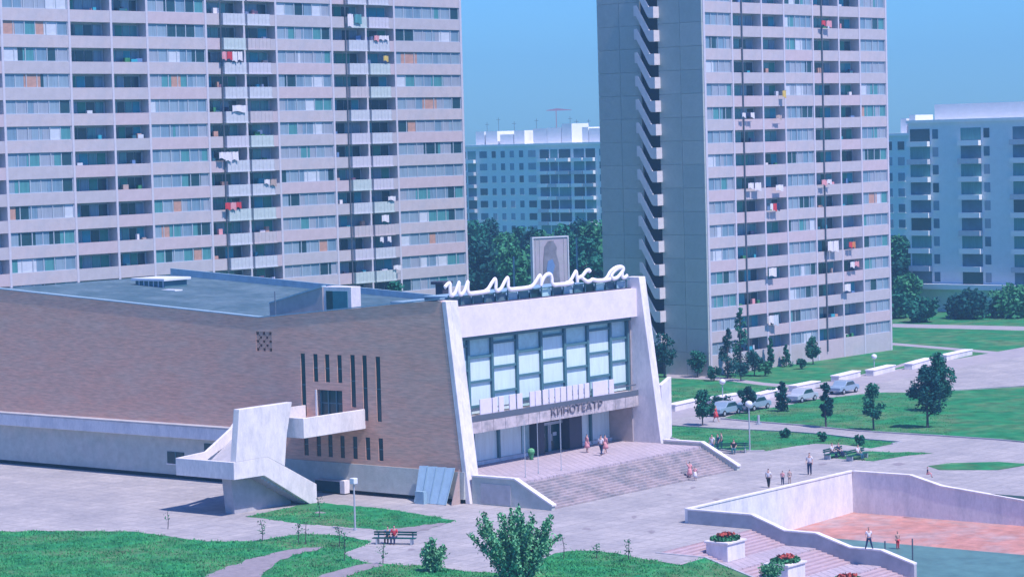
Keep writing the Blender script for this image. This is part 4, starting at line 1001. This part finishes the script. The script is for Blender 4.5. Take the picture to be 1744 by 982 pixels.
def car(px, py, m, label, rz=A51):
    T = thing('parked_car', label, 'car', P(px, py, .01), rz, 'cars parked along the lawn')
    body = [(-2.05,.35),(-2.1,.75),(-1.9,.88),(-1.05,.92),(-.6,1.38),(.75,1.4),(1.25,.95),(1.95,.85),(2.1,.65),(2.05,.32)]
    MB().prism(body, -.8, .8, 'y').build('body', K[m], T, bev=.06)
    for sy in (-.815, .80): MB().prism([(-.95,.93),(-.55,1.3),(.68,1.32),(1.08,.96)], sy, sy+.015, 'y').build('side_window', K['g_dark'], T)
    MB().face([(1.12,-.68,1.06),(1.12,.68,1.06),(.80,.66,1.38),(.80,-.66,1.38)]).build('windscreen', K['g_dark'], T)
    for sx in (-1.3, 1.3):
        for sy in (-.84, .68):
            wl = MB().tube([(sx, sy, .31), (sx, sy+.16, .31)], .31, 14).build('wheel', K['tyre'], T)
            MB().tube([(sx, sy-.01 if sy < 0 else sy+.15, .31), (sx, sy+.02 if sy < 0 else sy+.18, .31)], .17, 10).build('rim', K['pole'], wl)
    for sy in (-.6, .42): MB().box(2.04, 2.1, sy, sy+.18, .55, .7).build('headlight', K['lampw'], T)
    MB().box(-2.13, -2.05, -.75, .75, .38, .5).box(2.03, 2.13, -.75, .75, .36, .48).build('bumper', K['pole'], T)
car(1235,706,'car','pale blue car nearest the cinema, by the loose road corner tree'); car(1285,697,'car','pale blue car behind the dark round street tree'); car(1366,683,'car2','whitish car between the slim street tree and the third lawn tree'); car(1437,669,'car','pale blue car parked farthest up the road, right of the third lawn tree')

# ------------------------------------------------------------------ people
def skin_obj(name, verts, edges, radii, m, parent, sub=1):
    me = bpy.data.meshes.new(name); me.from_pydata(verts, edges, []); me.materials.append(m)
    o = link(name, me, parent)
    sk = o.modifiers.new('skin', 'SKIN'); sk.use_smooth_shade = True
    lay = me.skin_vertices[0].data
    for i, q in enumerate(radii): lay[i].radius = (q if hasattr(q, '__len__') else (q, q)); lay[i].use_root = (i == 0)
    sb = o.modifiers.new('sub', 'SUBSURF'); sb.levels = sub; sb.render_levels = sub
    return o
def person(loc, rz, label, top_='c_white', bottom='c_navy', dress=False, pose='stand', hgt=1.72, hair='hair', arms=None, group=None, tilt=0.):
    T = thing('person', label, 'person', loc, rz, group); k = hgt/1.72
    hipz = .92; kneeL = (.10,-.02,.48); kneeR = (-.10,-.02,.48); ftL = (.11,.0,.05); ftR = (-.11,.0,.05)
    if pose == 'walk': kneeL = (.10,-.17,.50); ftL = (.10,-.30,.06); kneeR = (-.10,.03,.48); ftR = (-.10,.28,.10)
    if pose == 'wide': kneeL = (.18,-.03,.48); ftL = (.30,0,.05); kneeR = (-.18,-.03,.48); ftR = (-.30,0,.05)
    if pose == 'sit': hipz = .50; kneeL = (.12,-.42,.50); kneeR = (-.12,-.42,.50); ftL = (.12,-.46,.05); ftR = (-.12,-.46,.05)
    H = hipz; lean = Vector((0, tilt, 0))
    def up(z, x=0, y=0): return (x, y-(lean.y*z), H+z)
    sh = .50
    if arms == 'up': ela, hna = (.30,-.05,.62), (.30,-.10,.88)
    else: ela, hna = (.25,.02,.24), (.25,-.10,.02)
    elb, hnb = ((-.25,.02,.24), (-.24,-.12,.02)) if pose != 'sit' else ((-.25,-.05,.24), (-.15,-.3,.10))
    if pose == 'sit' and arms != 'up': ela, hna = (.25,-.05,.24), (.15,-.3,.10)
    V = [(0,0,H), up(.22), up(.42), up(sh+.09), up(.72), up(.80),                 # pelvis waist chest neck head crown
         up(sh-.02,.18), up(ela[2],ela[0],ela[1]), up(hna[2],hna[0],hna[1]),
         up(sh-.02,-.18), up(elb[2],elb[0],elb[1]), up(hnb[2],hnb[0],hnb[1]),
         (.095,-.01,H-.06), kneeL, ftL, (ftL[0],ftL[1]-.16,.035), (-.095,-.01,H-.06), kneeR, ftR, (ftR[0],ftR[1]-.16,.035)]
    Ed = [(0,1),(1,2),(2,3),(3,4),(4,5),(2,6),(6,7),(7,8),(2,9),(9,10),(10,11),(0,12),(12,13),(13,14),(14,15),(0,16),(16,17),(17,18),(18,19)]
    Rr = [(.14,.10),(.12,.09),(.15,.10),(.055,.055),(.095,.105),(.06,.07),(.06,.06),(.042,.042),(.03,.03),(.06,.06),(.042,.042),(.03,.03),.085,.058,.038,.03,.085,.058,.038,.03]
    # hands: palm, four fingers and a thumb on each
    for (wi, sx) in ((8,1),(11,-1)):
        p = Vector(V[wi]); palm = p+Vector((0,-.02,-.07)) if arms != 'up' or sx < 0 else p+Vector((0,-.02,.07)); sg = -1 if (arms != 'up' or sx < 0) else 1
        V.append(tuple(palm)); Rr.append(.026); Ed.append((wi, len(V)-1)); pi = len(V)-1
        for q, ln in enumerate((.07,.08,.075,.06)):
            V.append((palm.x+.004*sx, palm.y-.03+.02*q, palm.z+sg*ln)); Rr.append(.009); Ed.append((pi, len(V)-1))
        V.append((palm.x-.02*sx, palm.y-.055, palm.z+sg*.015)); Rr.append(.011); Ed.append((wi, len(V)-1))
    V.append(tuple(Vector(V[4])+Vector((0,-.115,-.01)))); Rr.append(.016); Ed.append((4, len(V)-1))   # nose
    V = [tuple(Vector(v)*k) for v in V]; Rr = [tuple(a*k for a in q) if hasattr(q, '__len__') else q*k for q in Rr]
    skin_obj('body', V, Ed, Rr, K['skin'], T)
    g = .018
    def sub(ids, ed, extra, nm, m):
        mp = {a: i for i, a in enumerate(ids)}
        skin_obj(nm, [V[a] for a in ids], [(mp[a], mp[b]) for a, b in ed], extra, m, T)
    e3 = lambda t: tuple(x*k for x in t)
    up7 = Vector(V[6]).lerp(Vector(V[7]), .85); up10 = Vector(V[9]).lerp(Vector(V[10]), .85)
    V2 = list(V); V2[7] = tuple(up7); V2[10] = tuple(up10)
    skin_obj('shirt', [V2[i] for i in (0,1,2,6,7,9,10)], [(0,1),(1,2),(2,3),(3,4),(2,5),(5,6)], [e3((.165,.13)), e3((.15,.115)), e3((.175,.125)), e3((.082,.082)), e3((.062,.062)), e3((.082,.082)), e3((.062,.062))], K[top_], T)
    if dress:
        n1 = Vector(V[0]); kz = (Vector(V[13])+Vector(V[17]))/2
        mb = MB(); pts = [n1+Vector((0,0,.16*k)), n1, n1.lerp(kz, .5), n1.lerp(kz, 1.02)]
        mb.tube(pts, [.15*k, .19*k, .23*k, .27*k], 12); mb.build('skirt', K[bottom], T, smooth=True)
    else:
        skin_obj('trousers', [V[i] for i in (0,12,13,14,16,17,18)], [(0,1),(1,2),(2,3),(0,4),(4,5),(5,6)], [e3((.165,.125)), .11*k, .08*k, .06*k, .11*k, .08*k, .06*k], K[bottom], T)
        for q in (14, 18): skin_obj('shoe', [V[q], V[q+1]], [(0,1)], [.05*k, .04*k], K['c_black'], T)
    h4, h5 = Vector(V[4]), Vector(V[5]); bk = Vector((0,.03*k,.03*k))
    skin_obj('hair', [tuple(h4+bk), tuple(h5+bk*.8)], [(0,1)], [e3((.108,.105)), e3((.085,.08))], K[hair], T)
    return T
TZ = 1.905
person(P(1024,775,TZ), R(150), 'person in white shirt and navy trousers walking across the terrace', 'c_white','c_navy', pose='walk')
person(P(1031,772,TZ), R(140), 'person in a pink dress close beside the white-shirted walker on the terrace', 'c_pink','c_pink', True, 'walk', 1.62)
person(P(1000,770,TZ), R(120), 'person in pink standing by the right foyer window', 'c_pink','c_pink', True, 'stand', 1.55)
person(P(1379,808), R(-20), 'person in bright white shirt and dark navy trousers standing on the open plaza', 'c_white','c_navy', pose='stand', hgt=1.85)
person(P(1309,830), R(160), 'person in pale shirt and black trousers near the basin wall', 'c_white','c_black', pose='walk', hgt=1.55)
person(P(1333,825), R(160), 'child in a pink top, left of a pair by the basin wall', 'c_pink','c_navy', hgt=1.15)
person(P(1345,823), R(190), 'child in a tan top, right of a pair by the basin wall', 'c_tan','c_tan', hgt=1.15)
person(P(1175,816), R(200), 'person in pink with raised arm at the foot of the wide steps', 'c_pink','c_pink', True, 'stand', 1.5, arms='up')
person(P(1184,818), R(170), 'person in light pink right of the one with a raised arm at the steps', 'c_pink','c_white', True, 'stand', 1.2)
person(P(1219,718), R(60), 'person in a red dress on the path by the road corner tree', 'c_red','c_red', True, 'walk', 1.65)
person(P(1213,772), R(-30), 'person in white top and blue trousers beside the stair cheek end', 'c_white','c_blue', pose='stand', hgt=1.75)
person(P(1223,768), R(-60), 'person in teal clothes between the white top and the tan top at the lawn', 'c_teal','c_teal', pose='stand', hgt=1.6)
person(P(1229,764), R(-80), 'person in a tan top standing on the lawn edge near the steps', 'c_tan','c_teal', pose='stand', hgt=1.5)
person(P(1250,772), R(-10)+A51-.9, 'person in black seated alone on the lawn edge bench', 'c_black','c_teal', pose='sit')
person(P(1417,779), A51, 'seated person in a pinkish white top on the left bench', 'c_white','c_navy', pose='sit')
person(P(1428,778), A51, 'seated person all in navy on the left bench', 'c_navy','c_navy', pose='sit')
person(P(1461,782), A51, 'seated person in a white shirt with legs out on the right bench', 'c_white','c_teal', pose='sit')
person(P(1480,934,-.62), R(10), 'person in white shirt and navy trousers standing astride on the basin wall', 'c_white','c_navy', pose='wide', hgt=1.5)
person(P(1529,934,-2.56), R(30), 'bare-shouldered person wading in the dark water', 'skin','c_red', pose='stand', hgt=1.3)
person(P(1580,812,1.1), R(80), 'dark haired child sitting on the far basin wall', 'c_navy','c_pink', pose='sit', hgt=1.1)
person(P(672,925), R(-14), 'person in orange-red top seated on the foreground bench', 'c_red','c_navy', pose='sit', hgt=1.75)
person(P(661,924), R(-14), 'person in dull blue seated left of the orange-red top', 'c_blue','c_black', pose='sit', hgt=1.6)

# ------------------------------------------------------------------ air
hz = MB().box(-700, 700, -20, 1400, -4.2, 75).build('haze', None); stuff(hz); hz['label'] = 'thin blue summer haze over the whole place'; hz['category'] = 'haze'
hm = bpy.data.materials.new('haze_air'); hm.use_nodes = True; t = hm.node_tree; t.nodes.clear()
pv = t.nodes.new('ShaderNodeVolumePrincipled'); pv.inputs['Color'].default_value = (.34,.72,1,1); pv.inputs['Density'].default_value = .0005
pv.inputs['Anisotropy'].default_value = .2
mo = t.nodes.new('ShaderNodeOutputMaterial'); t.links.new(pv.outputs[0], mo.inputs['Volume']); hz.data.materials.append(hm)
